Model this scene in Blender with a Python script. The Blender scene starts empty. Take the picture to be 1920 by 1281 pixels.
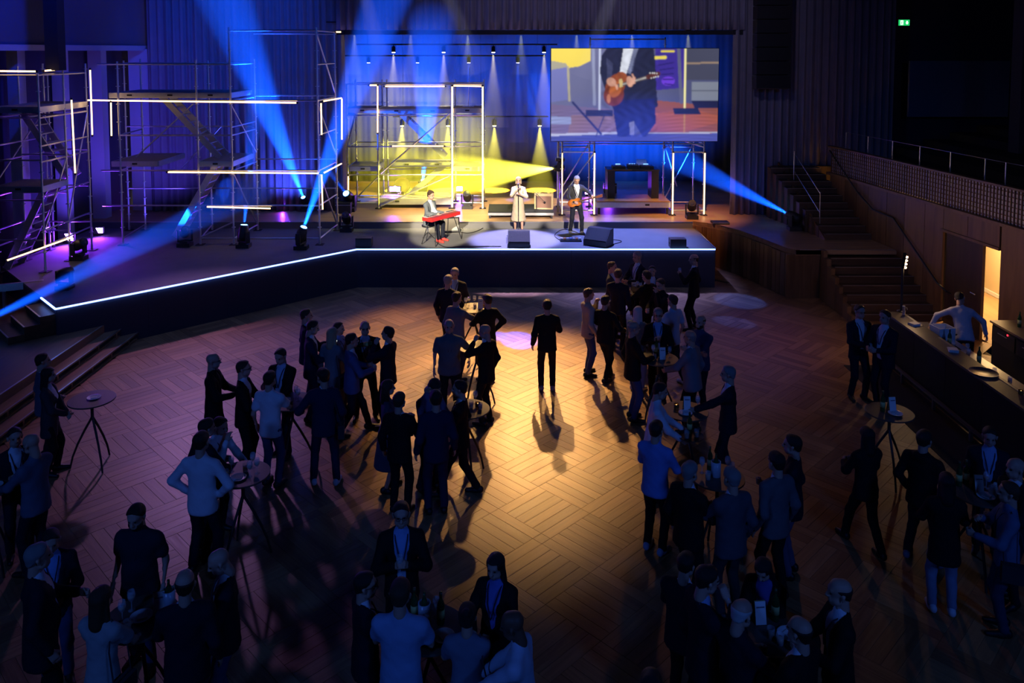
import bpy, math, random
import numpy as np
from mathutils import Vector, Matrix, Euler

random.seed(7)
RNG = np.random.default_rng(7)
SC = bpy.context.scene
COL = SC.collection
PI = math.pi
R = math.radians

# ------------------------------------------------------------------ camera, world, exposure
F, TH, CAM_H = 1510.0, R(4.0), 6.6
CY = 95 + F * math.tan(TH)
_c, _s = math.cos(TH), math.sin(TH)
cam_data = bpy.data.cameras.new('camera')
cam = bpy.data.objects.new('camera', cam_data)
COL.objects.link(cam)
cam.location = (0, 0, CAM_H)
cam.rotation_euler = (PI / 2 - TH, 0, 0)
cam_data.sensor_fit = 'HORIZONTAL'
cam_data.sensor_width = 36.0
cam_data.lens = 36.0 * F / 1920.0
cam_data.shift_y = -(640.5 - CY) / 1920.0
cam_data.clip_end = 300
SC.camera = cam

SC.view_settings.view_transform = 'Standard'
SC.view_settings.look = 'None'
SC.view_settings.exposure = 0.0
SC.view_settings.gamma = 1.0
SC.view_settings.use_curve_mapping = False
SC.cycles.max_bounces = 4
SC.cycles.diffuse_bounces = 1
SC.cycles.glossy_bounces = 2
SC.cycles.transmission_bounces = 4
SC.cycles.transparent_max_bounces = 6
SC.cycles.volume_bounces = 0
SC.cycles.use_adaptive_sampling = True
SC.cycles.adaptive_threshold = 0.03
SC.cycles.use_denoising = True
SC.cycles.caustics_reflective = False
SC.cycles.caustics_refractive = False
SC.cycles.sample_clamp_indirect = 4.0

world = bpy.data.worlds.new('hall_ambient')
SC.world = world
world.use_nodes = True
bg = world.node_tree.nodes['Background']
bg.inputs[0].default_value = (0.10, 0.16, 0.55, 1)
bg.inputs[1].default_value = 0.0022


def spot(name, loc, to, watts, col, deg, blend=0.3, size=0.05):
    d = bpy.data.lights.new(name, 'SPOT')
    d.energy, d.color = watts, col
    d.spot_size, d.spot_blend, d.shadow_soft_size = R(deg), blend, size
    o = bpy.data.objects.new(name, d)
    COL.objects.link(o)
    o.location = loc
    o.rotation_euler = (Vector(to) - Vector(loc)).to_track_quat('-Z', 'Y').to_euler()
    return o


BLUE = (0.003, 0.085, 1.0)
DEEP = (0.02, 0.05, 1.0)
VIO = (0.22, 0.03, 1.0)
YEL = (0.95, 0.85, 0.06)
AMB = (1.0, 0.52, 0.16)
WARM = (1.0, 0.86, 0.62)
K = 1.0   # overall scale of the haze beams

# amber wash of the dance floor, hung above the stage portal
for x, tx, ty, w, dg in ((0.4, 0.1, 15.6, 9500, 28), (1.7, 1.0, 15.6, 2600, 26), (-1.4, -0.8, 16.0, 3000, 27), (-3.2, -2.2, 18.0, 3600, 28)):
    spot('floor_wash_lamp', (x, 25.2, 7.7), (tx, ty, 0), w, AMB, dg, 1.0, 0.10)
spot('floor_wash_lamp', (6.0, 25.0, 8.4), (5.0, 14.5, 0), 230, (1.0, .40, .2), 48, 1.0, 0.2)
# violet and blue wash of the parquet from the scaffold side
spot('violet_wash_lamp', (-9.0, 22.3, 6.6), (-6.0, 15.8, 0), 1150, (.72, .36, 1), 50, 1.0, 0.2)
spot('violet_wash_lamp', (9.5, 24.0, 8.0), (4.2, 18.8, 0), 500, (.22, .14, 1), 40, 1.0, 0.2)
# blue front light from the balcony above and behind the photographer
for x in (-9, 9):
    spot('front_wash_lamp', (x, -5, 10.5), (x * .3, 14, 0.8), 1450, (.06, .20, 1.0), 75, 1.0, 0.8)
# dim lavender fill added to brighten the valance and side drapes
spot('drape_fill_light', (2.0, 12.0, 11.0), (3.0, 25.7, 8.4), 1300, (.62, .55, 1), 60, 1.0, .4)
# added fill without a known source, lifting the side parapet and stairs
spot('side_fill_light', (-2.0, 16.0, 10.0), (10.0, 19.5, 3.6), 260, (.9, .75, .85), 50, 1, .4)
# blue pools on the parquet
spot('pool_lamp', (-1.6, 25.3, 8.0), (0.15, 18.0, 0), 34000, (.02, .06, 1), 4.6, .25, .04)
spot('pool_lamp', (3.4, 25.0, 8.0), (6.0, 20.9, 0), 4200, (.04, .13, 1), 8, .3, .04)
spot('pool_lamp', (0.6, 25.2, 7.8), (-0.35, 18.25, 0), 22000, (.02, .06, 1), 2.6, .3, .04)
spot('pool_lamp', (-0.6, 25.0, 8.0), (5.4, 19.2, 0), 5200, (.04, .12, 1), 4, .3, .04)
# follow spots on the performers, from the balcony
spot('follow_lamp', (-4, 2, 11), (-2.05, 23.35, 1.75), 70000, WARM, 5.8, .25, .08)
spot('follow_lamp', (1, 2, 11), (0.2, 23.9, 2.15), 60000, (1, .86, .68), 4.8, .35, .08)
spot('follow_lamp', (5, 2, 11), (1.95, 23.8, 2.15), 48000, (1, .84, .66), 4.6, .35, .08)
# lavender pools round singer and guitarist, from the stage rig
spot('stage_wash_lamp', (0.2, 24.6, 7.4), (0.1, 23.2, 1.1), 12000, (.40, .38, 1), 26, .5, .05)
spot('stage_wash_lamp', (2.8, 24.6, 7.4), (3.2, 23.2, 1.1), 6500, (.2, .26, 1), 48, .8, .05)
# warm wash of the wooden stage
spot('stage_wash_lamp', (-2.5, 20.0, 9.5), (-2.2, 26.0, 1.3), 16000, (1, .80, .45), 26, .8, .1)
spot('stage_wash_lamp', (4.6, 20.0, 9.5), (5.6, 25.6, 1.3), 4200, (1, .42, .12), 26, 1, .1)

# ------------------------------------------------------------------ placing


def ray(px, py):
    u, v = (px - 960) / F, (py - CY) / F
    return Vector((u, _c - v * _s, -_s - v * _c))


def gz(px, py, z=0.0):
    """The point of the hall at height z that the photograph shows at this pixel."""
    d = ray(px, py)
    return Vector((0, 0, CAM_H)) + d * ((z - CAM_H) / d.z)


def gy(px, py, Y):
    d = ray(px, py)
    return Vector((0, 0, CAM_H)) + d * (Y / d.y)


# ------------------------------------------------------------------ materials
MATS = {}


def nodes_of(name):
    m = bpy.data.materials.new(name)
    m.use_nodes = True
    nt = m.node_tree
    b = nt.nodes['Principled BSDF']
    return m, nt, b


def mat(name, col, rough=0.6, metal=0.0, bump=0.0, bscale=40.0, var=0.0, vscale=6.0, trans=0.0, ior=1.45, spec=0.5, stretch=None):
    """Procedural Principled material: noise-varied colour and noise bump."""
    if name in MATS:
        return MATS[name]
    m, nt, b = nodes_of(name)
    N, L = nt.nodes, nt.links
    b.inputs['Base Color'].default_value = (*col, 1)
    b.inputs['Roughness'].default_value = rough
    b.inputs['Metallic'].default_value = metal
    b.inputs['Specular IOR Level'].default_value = spec
    b.inputs['IOR'].default_value = ior
    if trans:
        b.inputs['Transmission Weight'].default_value = trans
    tc = N.new('ShaderNodeTexCoord')
    src = tc.outputs['Object']
    if stretch:
        mp = N.new('ShaderNodeMapping')
        mp.inputs['Scale'].default_value = stretch
        L.new(src, mp.inputs[0])
        src = mp.outputs[0]
    if var:
        n = N.new('ShaderNodeTexNoise')
        n.inputs['Scale'].default_value = vscale
        n.inputs['Detail'].default_value = 4
        L.new(src, n.inputs['Vector'])
        r = N.new('ShaderNodeMapRange')
        r.inputs[3].default_value = 1 - var
        r.inputs[4].default_value = 1 + var
        L.new(n.outputs['Fac'], r.inputs[0])
        mx = N.new('ShaderNodeVectorMath')
        mx.operation = 'SCALE'
        mx.inputs[0].default_value = col
        L.new(r.outputs[0], mx.inputs['Scale'])
        L.new(mx.outputs[0], b.inputs['Base Color'])
    if bump:
        n2 = N.new('ShaderNodeTexNoise')
        n2.inputs['Scale'].default_value = bscale
        n2.inputs['Detail'].default_value = 3
        L.new(src, n2.inputs['Vector'])
        bp = N.new('ShaderNodeBump')
        bp.inputs['Strength'].default_value = bump
        bp.inputs['Distance'].default_value = 0.02
        L.new(n2.outputs['Fac'], bp.inputs['Height'])
        L.new(bp.outputs[0], b.inputs['Normal'])
    MATS[name] = m
    return m


def glow(name, col, strength, sample=False):
    if name in MATS:
        return MATS[name]
    m, nt, b = nodes_of(name)
    b.inputs['Base Color'].default_value = (0.02, 0.02, 0.02, 1)
    b.inputs['Emission Color'].default_value = (*col, 1)
    b.inputs['Emission Strength'].default_value = strength
    if not sample:
        m.cycles.emission_sampling = 'NONE'
    MATS[name] = m
    return m


def wood(name, a, b_, rough=0.35, scale=(1.2, 14, 14), coat=0.0, uv=False, joint=False):
    """Streaked timber: noise stretched along one axis, tone jittered per piece."""
    if name in MATS:
        return MATS[name]
    m, nt, b = nodes_of(name)
    N, L = nt.nodes, nt.links
    tc = N.new('ShaderNodeTexCoord')
    mp = N.new('ShaderNodeMapping')
    mp.inputs['Scale'].default_value = scale
    L.new(tc.outputs['UV' if uv else 'Object'], mp.inputs[0])
    n = N.new('ShaderNodeTexNoise')
    n.inputs['Scale'].default_value = 1.0
    n.inputs['Detail'].default_value = 6
    n.inputs['Distortion'].default_value = 0.6
    g = N.new('ShaderNodeNewGeometry')
    oi = N.new('ShaderNodeObjectInfo')
    off = N.new('ShaderNodeVectorMath')
    off.operation = 'SCALE'
    off.inputs[0].default_value = (31.0, 17.0, 23.0)
    L.new(oi.outputs['Random'], off.inputs['Scale'])
    av = N.new('ShaderNodeVectorMath')
    L.new(mp.outputs[0], av.inputs[0])
    L.new(off.outputs[0], av.inputs[1])
    L.new(av.outputs[0], n.inputs['Vector'])
    ad = N.new('ShaderNodeMath')
    ad.operation = 'ADD'
    L.new(g.outputs['Random Per Island'], ad.inputs[0])
    L.new(oi.outputs['Random'], ad.inputs[1])
    fr = N.new('ShaderNodeMath')
    fr.operation = 'FRACT'
    L.new(ad.outputs[0], fr.inputs[0])
    mul = N.new('ShaderNodeMath')
    mul.operation = 'MULTIPLY_ADD'
    mul.inputs[1].default_value = 0.5
    mul.inputs[2].default_value = -0.25
    L.new(fr.outputs[0], mul.inputs[0])
    su = N.new('ShaderNodeMath')
    su.operation = 'ADD'
    L.new(n.outputs['Fac'], su.inputs[0])
    L.new(mul.outputs[0], su.inputs[1])
    cr = N.new('ShaderNodeValToRGB')
    cr.color_ramp.elements[0].position = 0.22
    cr.color_ramp.elements[0].color = (*a, 1)
    cr.color_ramp.elements[1].position = 0.80
    cr.color_ramp.elements[1].color = (*b_, 1)
    L.new(su.outputs[0], cr.inputs[0])
    L.new(cr.outputs[0], b.inputs['Base Color'])
    rr = N.new('ShaderNodeMapRange')
    rr.inputs[3].default_value = rough - .06
    rr.inputs[4].default_value = rough + .12
    L.new(n.outputs['Fac'], rr.inputs[0])
    L.new(rr.outputs[0], b.inputs['Roughness'])
    bp = N.new('ShaderNodeBump')
    bp.inputs['Strength'].default_value = 0.12
    bp.inputs['Distance'].default_value = 0.01
    L.new(n.outputs['Fac'], bp.inputs['Height'])
    L.new(bp.outputs[0], b.inputs['Normal'])
    b.inputs['Coat Weight'].default_value = coat
    b.inputs['Coat Roughness'].default_value = 0.3
    MATS[name] = m
    return m


M_PARQ = wood('parquet_oak', (0.21, 0.092, 0.040), (0.42, 0.215, 0.092), 0.42, (1.5, 22, 1), 0.0, uv=True)
M_STAGEWOOD = wood('stage_boards', (0.24, 0.12, 0.055), (0.50, 0.29, 0.14), 0.38, (0.6, 9, 9))
M_PANEL = wood('wall_veneer', (0.10, 0.045, 0.018), (0.24, 0.12, 0.05), 0.4, (7, 7, 0.7))
M_TREAD = wood('stair_tread_wood', (0.055, 0.026, 0.012), (0.12, 0.06, 0.028), 0.45, (1, 9, 9))
M_TIER = wood('tier_wood', (0.16, 0.08, 0.045), (0.34, 0.19, 0.10), 0.42, (9, 0.8, 9))
M_SUB = mat('subfloor_dark', (0.05, 0.028, 0.016), 0.8, var=.2)
M_CARPET = mat('stage_carpet_grey', (0.16, 0.16, 0.165), 0.85, bump=.3, bscale=180, var=.15, vscale=2.5)
M_FASCIA = mat('stage_cloth_black', (0.035, 0.037, 0.06), 0.75, bump=.2, bscale=60)
M_RISER = mat('riser_grey', (0.12, 0.12, 0.13), 0.7, bump=.1)
M_DRAPE = mat('velvet_drape_grey', (0.19, 0.17, 0.20), 0.9, bump=.15, bscale=90, var=.15, vscale=3)
M_BACKDROP = mat('black_backdrop', (0.06, 0.06, 0.065), 0.95, bump=.15, bscale=60)
M_ALU = mat('scaffold_aluminium', (0.55, 0.56, 0.57), 0.38, 0.85, bump=.06, bscale=120, var=.12, vscale=9)
M_STEEL = mat('brushed_steel', (0.5, 0.5, 0.52), 0.3, 0.9)
M_DECK = mat('scaffold_deck_board', (0.30, 0.27, 0.24), 0.7, bump=.2, bscale=80, var=.2)
M_BLACK = mat('black_plastic', (0.018, 0.018, 0.02), 0.45, bump=.1, bscale=150)
M_MATTE = mat('matte_black', (0.012, 0.012, 0.013), 0.85)
M_RUBBER = mat('black_cable_rubber', (0.015, 0.015, 0.016), 0.6)
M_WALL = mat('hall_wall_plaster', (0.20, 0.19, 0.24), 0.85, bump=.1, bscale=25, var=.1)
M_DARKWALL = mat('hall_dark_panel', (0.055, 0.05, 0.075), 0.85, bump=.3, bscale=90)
M_COLUMN = mat('column_white', (0.42, 0.40, 0.45), 0.7, bump=.08)
M_WHITE = mat('white_porcelain', (0.75, 0.76, 0.78), 0.25)
M_PAPER = mat('white_paper', (0.80, 0.80, 0.80), 0.8)
M_GLASS = mat('clear_glass', (0.85, 0.9, 1.0), 0.06)
M_GLASS.node_tree.nodes['Principled BSDF'].inputs['Alpha'].default_value = 0.22
M_BOTTLE = mat('green_bottle_glass', (0.03, 0.16, 0.05), 0.1, trans=.6)
M_AMBERG = mat('amber_drink', (0.7, 0.38, 0.06), 0.1, trans=.5)
M_RED = mat('red_lacquer', (0.62, 0.03, 0.025), 0.25)
M_LED = glow('warm_led', (1.0, 0.60, 0.26), 4.5)
M_EDGE = glow('edge_led', (0.16, 0.30, 1.0), 7.0)
M_VIOLET = glow('violet_flood_glow', (0.38, 0.18, 1.0), 26.0)
M_LENSB = glow('blue_lens_glow', (0.10, 0.38, 1.0), 14.0)
M_LENSY = glow('yellow_lens_glow', (1.0, 0.92, 0.30), 16.0)
M_LENSW = glow('warm_lens_glow', (1.0, 0.72, 0.38), 22.0)
M_LENSV = glow('violet_lens_glow', (0.35, 0.30, 1.0), 22.0)

# ------------------------------------------------------------------ mesh building


class MB:
    def __init__(self):
        self.v, self.f = [], []

    def add(self, vs, fs):
        n = len(self.v)
        self.v.extend([tuple(p) for p in vs])
        self.f.extend([tuple(i + n for i in f) for f in fs])
        return self

    def box(self, c, s, rz=0.0, rot=None):
        hx, hy, hz = s[0] / 2, s[1] / 2, s[2] / 2
        vs = [Vector((x, y, z)) for z in (-hz, hz) for x, y in ((-hx, -hy), (hx, -hy), (hx, hy), (-hx, hy))]
        m = rot if rot is not None else Matrix.Rotation(rz, 3, 'Z')
        c = Vector(c)
        return self.add([m @ p + c for p in vs], [(3, 2, 1, 0), (4, 5, 6, 7), (0, 1, 5, 4), (1, 2, 6, 5), (2, 3, 7, 6), (3, 0, 4, 7)])

    def beam(self, a, b, w, h, up=(0, 0, 1)):
        """A rectangular bar from a to b, w wide and h deep (h along up)."""
        a, b = Vector(a), Vector(b)
        d = (b - a)
        L = d.length
        d.normalize()
        u = Vector(up)
        side = d.cross(u)
        if side.length < 1e-5:
            side = d.cross(Vector((1, 0, 0)))
        side.normalize()
        u = side.cross(d)
        m = Matrix((side, d, u)).transposed()
        return self.box((a + b) / 2, (w, L, h), rot=m)

    def tube(self, pts, r, n=8, caps=True):
        pts = [Vector(p) for p in pts]
        rs = r if isinstance(r, (list, tuple)) else [r] * len(pts)
        rings = []
        prev = None
        for i, p in enumerate(pts):
            t = (pts[min(i + 1, len(pts) - 1)] - pts[max(i - 1, 0)])
            if t.length < 1e-9:
                t = Vector((0, 0, 1))
            t.normalize()
            if prev is None:
                a = t.orthogonal().normalized()
            else:
                a = (prev - t * prev.dot(t))
                a = a.normalized() if a.length > 1e-6 else t.orthogonal().normalized()
            prev = a
            b = t.cross(a)
            rings.append([p + (a * math.cos(2 * PI * k / n) + b * math.sin(2 * PI * k / n)) * rs[i] for k in range(n)])
        vs = [q for rg in rings for q in rg]
        fs = []
        for i in range(len(pts) - 1):
            for k in range(n):
                k2 = (k + 1) % n
                fs.append((i * n + k, i * n + k2, (i + 1) * n + k2, (i + 1) * n + k))
        if caps:
            fs.append(tuple(reversed(range(n))))
            fs.append(tuple((len(pts) - 1) * n + k for k in range(n)))
        return self.add(vs, fs)

    def lathe(self, prof, n=20, c=(0, 0, 0), m=None):
        """Revolve (radius, z) pairs about the Z axis."""
        vs = []
        c = Vector(c)
        for r, z in prof:
            for k in range(n):
                p = Vector((r * math.cos(2 * PI * k / n), r * math.sin(2 * PI * k / n), z))
                vs.append((m @ p if m is not None else p) + c)
        fs = []
        for i in range(len(prof) - 1):
            for k in range(n):
                k2 = (k + 1) % n
                fs.append((i * n + k, i * n + k2, (i + 1) * n + k2, (i + 1) * n + k))
        fs.append(tuple(reversed(range(n))))
        fs.append(tuple((len(prof) - 1) * n + k for k in range(n)))
        return self.add(vs, fs)

    def prism(self, poly, z0, z1):
        n = len(poly)
        vs = [(x, y, z0) for x, y in poly] + [(x, y, z1) for x, y in poly]
        fs = [tuple(reversed(range(n))), tuple(range(n, 2 * n))]
        fs += [(i, (i + 1) % n, n + (i + 1) % n, n + i) for i in range(n)]
        return self.add(vs, fs)

    def build(self, name, m, parent=None, smooth=False, loc=None, world=True):
        me = bpy.data.meshes.new(name)
        me.from_pydata(self.v, [], self.f)
        if smooth:
            me.shade_smooth()
        o = bpy.data.objects.new(name, me)
        COL.objects.link(o)
        if m is not None:
            me.materials.append(MATS[m] if isinstance(m, str) else m)
        if parent is not None:
            o.parent = parent
        if loc is not None:
            o.location = loc
        elif world and parent is not None:
            o.location = -parent.location
        return o


def tag(o, label=None, cat=None, group=None, kind=None):
    if label:
        o['label'] = label
    if cat:
        o['category'] = cat
    if group:
        o['group'] = group
    if kind:
        o['kind'] = kind
    return o


def thing(name, label, cat, loc=(0, 0, 0), rz=0.0, group=None):
    o = bpy.data.objects.new(name, None)
    o.empty_display_size = 0.1
    COL.objects.link(o)
    o.location = loc
    o.rotation_euler = (0, 0, rz)
    return tag(o, label, cat, group)


def copy_tree(o, parent=None):
    c = o.copy()
    COL.objects.link(c)
    c.parent = parent
    for ch in KIDS.get(o.name, []) or o.children:
        copy_tree(ch, c)
    return c


KIDS = {}


def struct(o, label=None):
    return tag(o, label, kind='structure')


ZS, ZW = 1.10, 1.31      # black stage, wooden stage
YF = 22.08               # stage front

# ================================================================== THE HALL
# ---- parquet floor: basket weave of oak planks laid at 45 degrees, dark bands between
PL, PW, PT = 0.84, 0.168, 0.02
floor = MB().prism([(-16, 2.0), (10.45, 2.0), (10.45, 33), (-16, 33)], -0.25, -PT - .001).build('floor', M_SUB)
struct(floor, 'oak parquet dance floor laid in a diagonal basket weave')


def on_floor(x, y):
    if not (-8.75 < x < 10.7 and 6.6 < y < 24.7) or x > 12.7 - .12 * y:
        return False
    if y > YF + .3 and x < 5.9:
        return False
    if x < -4.3 and (y - 16.9) > (x + 9.76) * 0.952 + .35:
        return False
    return True


planks = []
PER = 3 * PL + PW
for iu in range(-8, 12):
    for iv in range(-8, 12):
        u0, v0 = iu * PER, iv * PER
        for bu in range(3):
            for bv in range(3):
                hor = (bu + bv + iu + iv) % 2 == 0
                for k in range(5):
                    o_ = (k + .5) * PW
                    planks.append((u0 + bu * PL + (PL / 2 if hor else o_), v0 + bv * PL + (o_ if hor else PL / 2), hor))
        for bu in range(3):
            planks.append((u0 + (bu + .5) * PL, v0 + 3 * PL + PW / 2, True))
            planks.append((u0 + 3 * PL + PW / 2, v0 + (bu + .5) * PL, False))
q = math.sqrt(.5)
P2 = []
for u, v, hor in planks:
    x, y = (u - v) * q + .4, (u + v) * q + 3.0
    if on_floor(x, y):
        P2.append((x, y, R(45) if hor else R(135)))


def in_frame(x, y):
    fw = y * _c + CAM_H * _s
    px, py = 960 + F * x / fw, CY + F * (-y * _s + CAM_H * _c) / fw
    return 8 < px < 1912 and py < 1274


P2.sort(key=lambda p: (not in_frame(p[0], p[1]), p[1]))


def plank_verts(L_, W_):
    hx, hy, b = L_ / 2 - .001, W_ / 2 - .001, .0022
    vs = [(-hx, -hy, -PT), (hx, -hy, -PT), (hx, hy, -PT), (-hx, hy, -PT),
          (-hx, -hy, -b), (hx, -hy, -b), (hx, hy, -b), (-hx, hy, -b),
          (-hx + b, -hy + b, 0), (hx - b, -hy + b, 0), (hx - b, hy - b, 0), (-hx + b, hy - b, 0)]
    fs = [(8, 9, 10, 11)]
    for a in (0, 4):
        for i in range(4):
            j = (i + 1) % 4
            fs.append((a + i, a + j, a + 4 + j, a + 4 + i))
    return vs, fs


pv, pf = plank_verts(PL, PW)
pme = bpy.data.meshes.new('plank')
pme.from_pydata(pv, [], pf)
uvl = pme.uv_layers.new(name='UVMap')
for lp in pme.loops:
    c_ = pme.vertices[lp.vertex_index].co
    uvl.data[lp.index].uv = (c_.x, c_.y)
pme.materials.append(M_PARQ)
for x, y, a in P2[:300]:
    o = bpy.data.objects.new('plank', pme)
    COL.objects.link(o)
    o.location, o.rotation_euler, o.parent = (x, y, RNG.uniform(-.0008, .0008)), (0, 0, a), floor
rest = P2[300:]
cross = []
for iu in range(-8, 12):
    for iv in range(-8, 12):
        u, v = iu * PER + 3 * PL + PW / 2, iv * PER + 3 * PL + PW / 2
        x, y = (u - v) * q + .4, (u + v) * q + 3.0
        if on_floor(x, y):
            cross.append((x, y, R(45)))
n = len(rest)
base = np.array(pv)
ang = np.array([a for _, _, a in rest])
xy = np.array([(x, y) for x, y, _ in rest])
ca, sa = np.cos(ang)[:, None], np.sin(ang)[:, None]
V = np.empty((n, 12, 3))
V[..., 0] = base[:, 0] * ca - base[:, 1] * sa + xy[:, :1]
V[..., 1] = base[:, 0] * sa + base[:, 1] * ca + xy[:, 1:]
V[..., 2] = base[:, 2] + RNG.uniform(-.0008, .0008, (n, 1))
cv = np.array(plank_verts(PW, PW)[0])
cx_ = np.array([(x, y) for x, y, _ in cross])
W_ = np.empty((len(cross), 12, 3))
W_[..., 0] = (cv[:, 0] - cv[:, 1]) * q + cx_[:, :1]
W_[..., 1] = (cv[:, 0] + cv[:, 1]) * q + cx_[:, 1:]
W_[..., 2] = cv[:, 2]
V = np.concatenate([V, W_])
n = len(V)
Fa = (np.array(pf)[None] + 12 * np.arange(n)[:, None, None]).reshape(-1, 4)
rme = bpy.data.meshes.new('plank_field')
rme.from_pydata(V.reshape(-1, 3).tolist(), [], Fa.tolist())
uvl = rme.uv_layers.new(name='UVMap')
vi = np.empty(len(rme.loops), int)
rme.loops.foreach_get('vertex_index', vi)
loc_uv = np.tile(base[:, :2], (n, 1)) + np.repeat(RNG.uniform(-20, 20, (n, 2)), 12, 0)
uvl.data.foreach_set('uv', loc_uv[vi].ravel())
rme.materials.append(M_PARQ)
o = bpy.data.objects.new('plank_field', rme)
COL.objects.link(o)
o.parent = floor
o['kind'] = 'stuff'

# ---- raised tiers along the left side
tier = MB().prism([(-14.5, 9), (-9.08, 9), (-9.08, 18.6), (-14.5, 22)], 0, .5).build('floor_left_platform', M_TIER)
struct(tier, 'raised timber platform along the side of the hall')
for k in range(3):
    X0, zt = -8.55 - .27 * k, .165 * (k + 1)
    t = thing('floor_tier_step', 'long timber tier step with slotted riser, %s up from the parquet' % ('first', 'second', 'third')[k], 'step')
    y0, y1 = 9.0, 18.35 - .3 * k
    MB().box((X0 - .17, (y0 + y1) / 2, zt - .02), (.30, y1 - y0, .04)).build('tread', M_TIER, t)
    MB().box((X0 - .10, (y0 + y1) / 2, zt - .102), (.05, y1 - y0, .125)).build('riser_back', M_MATTE, t)
    MB().box((X0 - .06, (y0 + y1) / 2, zt - .15), (.06, y1 - y0, .03)).build('kick_rail', M_TIER, t)
    MB().box((X0 - .018, (y0 + y1) / 2, zt + .003), (.03, y1 - y0, .006)).build('nosing', M_STEEL, t)
    yy = y0 + .05
    while yy < y1:
        MB().box((X0 - .06, yy, zt - .09), (.06, .05, .10)).build('divider', M_TIER, t)
        yy += .78

# ---- wooden stage floor and its fascia
wood_edge = [(5.62, 24.67), (6.0, 24.45), (6.35, 24.1), (6.75, 23.4), (7.0, 22.7), (7.18, 22.1), (7.38, 21.35), (7.55, 21.08), (8.3, 21.08)]
poly = [(-13.6, 24.67)] + wood_edge + [(10.22, 21.08), (9.6, 26.2), (9.6, 33), (-13.6, 33)]
fs_ = MB().prism(poly, 1.19, ZW).build('floor_stage', M_STAGEWOOD)
struct(fs_, 'wooden upper stage floor')
MB().box((-4, 24.66, 1.2), (19.2, .03, .2)).build('riser', M_RISER, fs_)
MB().box((-4, 24.645, 1.302), (19.2, .03, .016)).build('nosing', M_STEEL, fs_)
fasc = thing('stage_fascia', 'curved fluted timber fascia below the edge of the wooden stage', 'panelling')
inner = [(x - .12, y + .06) for x, y in wood_edge[:-1]]
for (x0, y0), (x1, y1) in zip(inner[:-1], inner[1:]):
    nb = max(2, int(math.hypot(x1 - x0, y1 - y0) / .16))
    for k in range(nb):
        a, b = k / nb, (k + .92) / nb
        MB().beam((x0 + (x1 - x0) * a, y0 + (y1 - y0) * a, .6), (x0 + (x1 - x0) * b, y0 + (y1 - y0) * b, .6), .04, 1.18).build('board', M_PANEL, fasc)
MB().add([(x, y, 1.17) for x, y in wood_edge] + [(x, y, 1.318) for x, y in wood_edge] + [(x - .05, y + .04, 1.318) for x, y in wood_edge],
         [(i, i + 1, 9 + i + 1, 9 + i) for i in range(8)] + [(9 + i, 10 + i, 19 + i, 18 + i) for i in range(8)]).build('edge_band', M_STAGEWOOD, fasc)

MB().box((7.80, 21.12, .60), (1.0, .05, 1.18)).build('end_board', M_PANEL, fasc)

# ---- black front stage
SP = [(5.65, YF), (-4.32, YF), (-9.76, 16.9), (-10.53, 17.69), (-13.0, 20.2), (-13.0, 24.66), (5.65, 24.66)]
st = thing('stage_platform', 'large black front stage with grey carpet and an angled side wing', 'stage')
MB().prism(SP, ZS - .05, ZS).build('deck', M_CARPET, st)
for (x0, y0), (x1, y1) in zip(SP[:4], SP[1:5]):
    L_ = math.hypot(x1 - x0, y1 - y0)
    nb = max(1, round(L_ / 2.0))
    for k in range(nb):
        a, b = k / nb + .003 / L_, (k + 1) / nb - .003 / L_
        zb = 0.0 if max(x0 + (x1 - x0) * a, x0 + (x1 - x0) * b) > -9.05 and x0 > -9.7 else .5
        MB().beam((x0 + (x1 - x0) * a, y0 + (y1 - y0) * a + .02, (ZS - .05 + zb) / 2), (x0 + (x1 - x0) * b, y0 + (y1 - y0) * b + .02, (ZS - .05 + zb) / 2), .03, ZS - .05 - zb).build('skirt_panel', M_FASCIA, st)
MB().box((5.65, 23.37, .525), (.03, 2.55, 1.05)).build('skirt_panel', M_FASCIA, st)
ed = thing('led_edge_strip', 'glowing blue-white light strip along the front edge of the black stage', 'light strip')
for (x0, y0), (x1, y1) in zip(SP[:3], SP[1:4]):
    MB().beam((x0, y0 - .03, ZS - .012), (x1, y1 - .03, ZS - .012), .03, .030).build('tube', M_EDGE, ed)
MB().beam((5.67, YF + .02, ZS + .004), (5.67, 24.6, ZS + .004), .03, .012).build('edge_profile', M_STEEL, ed)
# steps down from the wing
ss = thing('stage_steps', 'four dark wooden steps leading down from the corner of the black stage', 'steps')
dx, dy = (-10.53 + 9.76), (17.69 - 16.9)
nx, ny = -dy / math.hypot(dx, dy), dx / math.hypot(dx, dy)
for k in range(4):
    zt = ZS - .15 * (k + 1)
    a = .02 + .30 * k
    c_ = [(-9.80 + nx * a, 16.98 + ny * a), (-10.56 + nx * a, 17.75 + ny * a), (-10.56 + nx * (a + .30), 17.75 + ny * (a + .30)), (-9.80 + nx * (a + .30), 16.98 + ny * (a + .30))]
    if zt > .51:
        MB().prism(c_[::-1], .5, zt).build('step', M_TREAD, ss)
        MB().beam((*c_[3], zt + .004), (*c_[2], zt + .004), .03, .012).build('nosing', M_STEEL, ss)

# ---- right side wall, panelled, with the balcony parapet above


def wx(y):
    return 9.8 + .12 * (24.6 - y)


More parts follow.
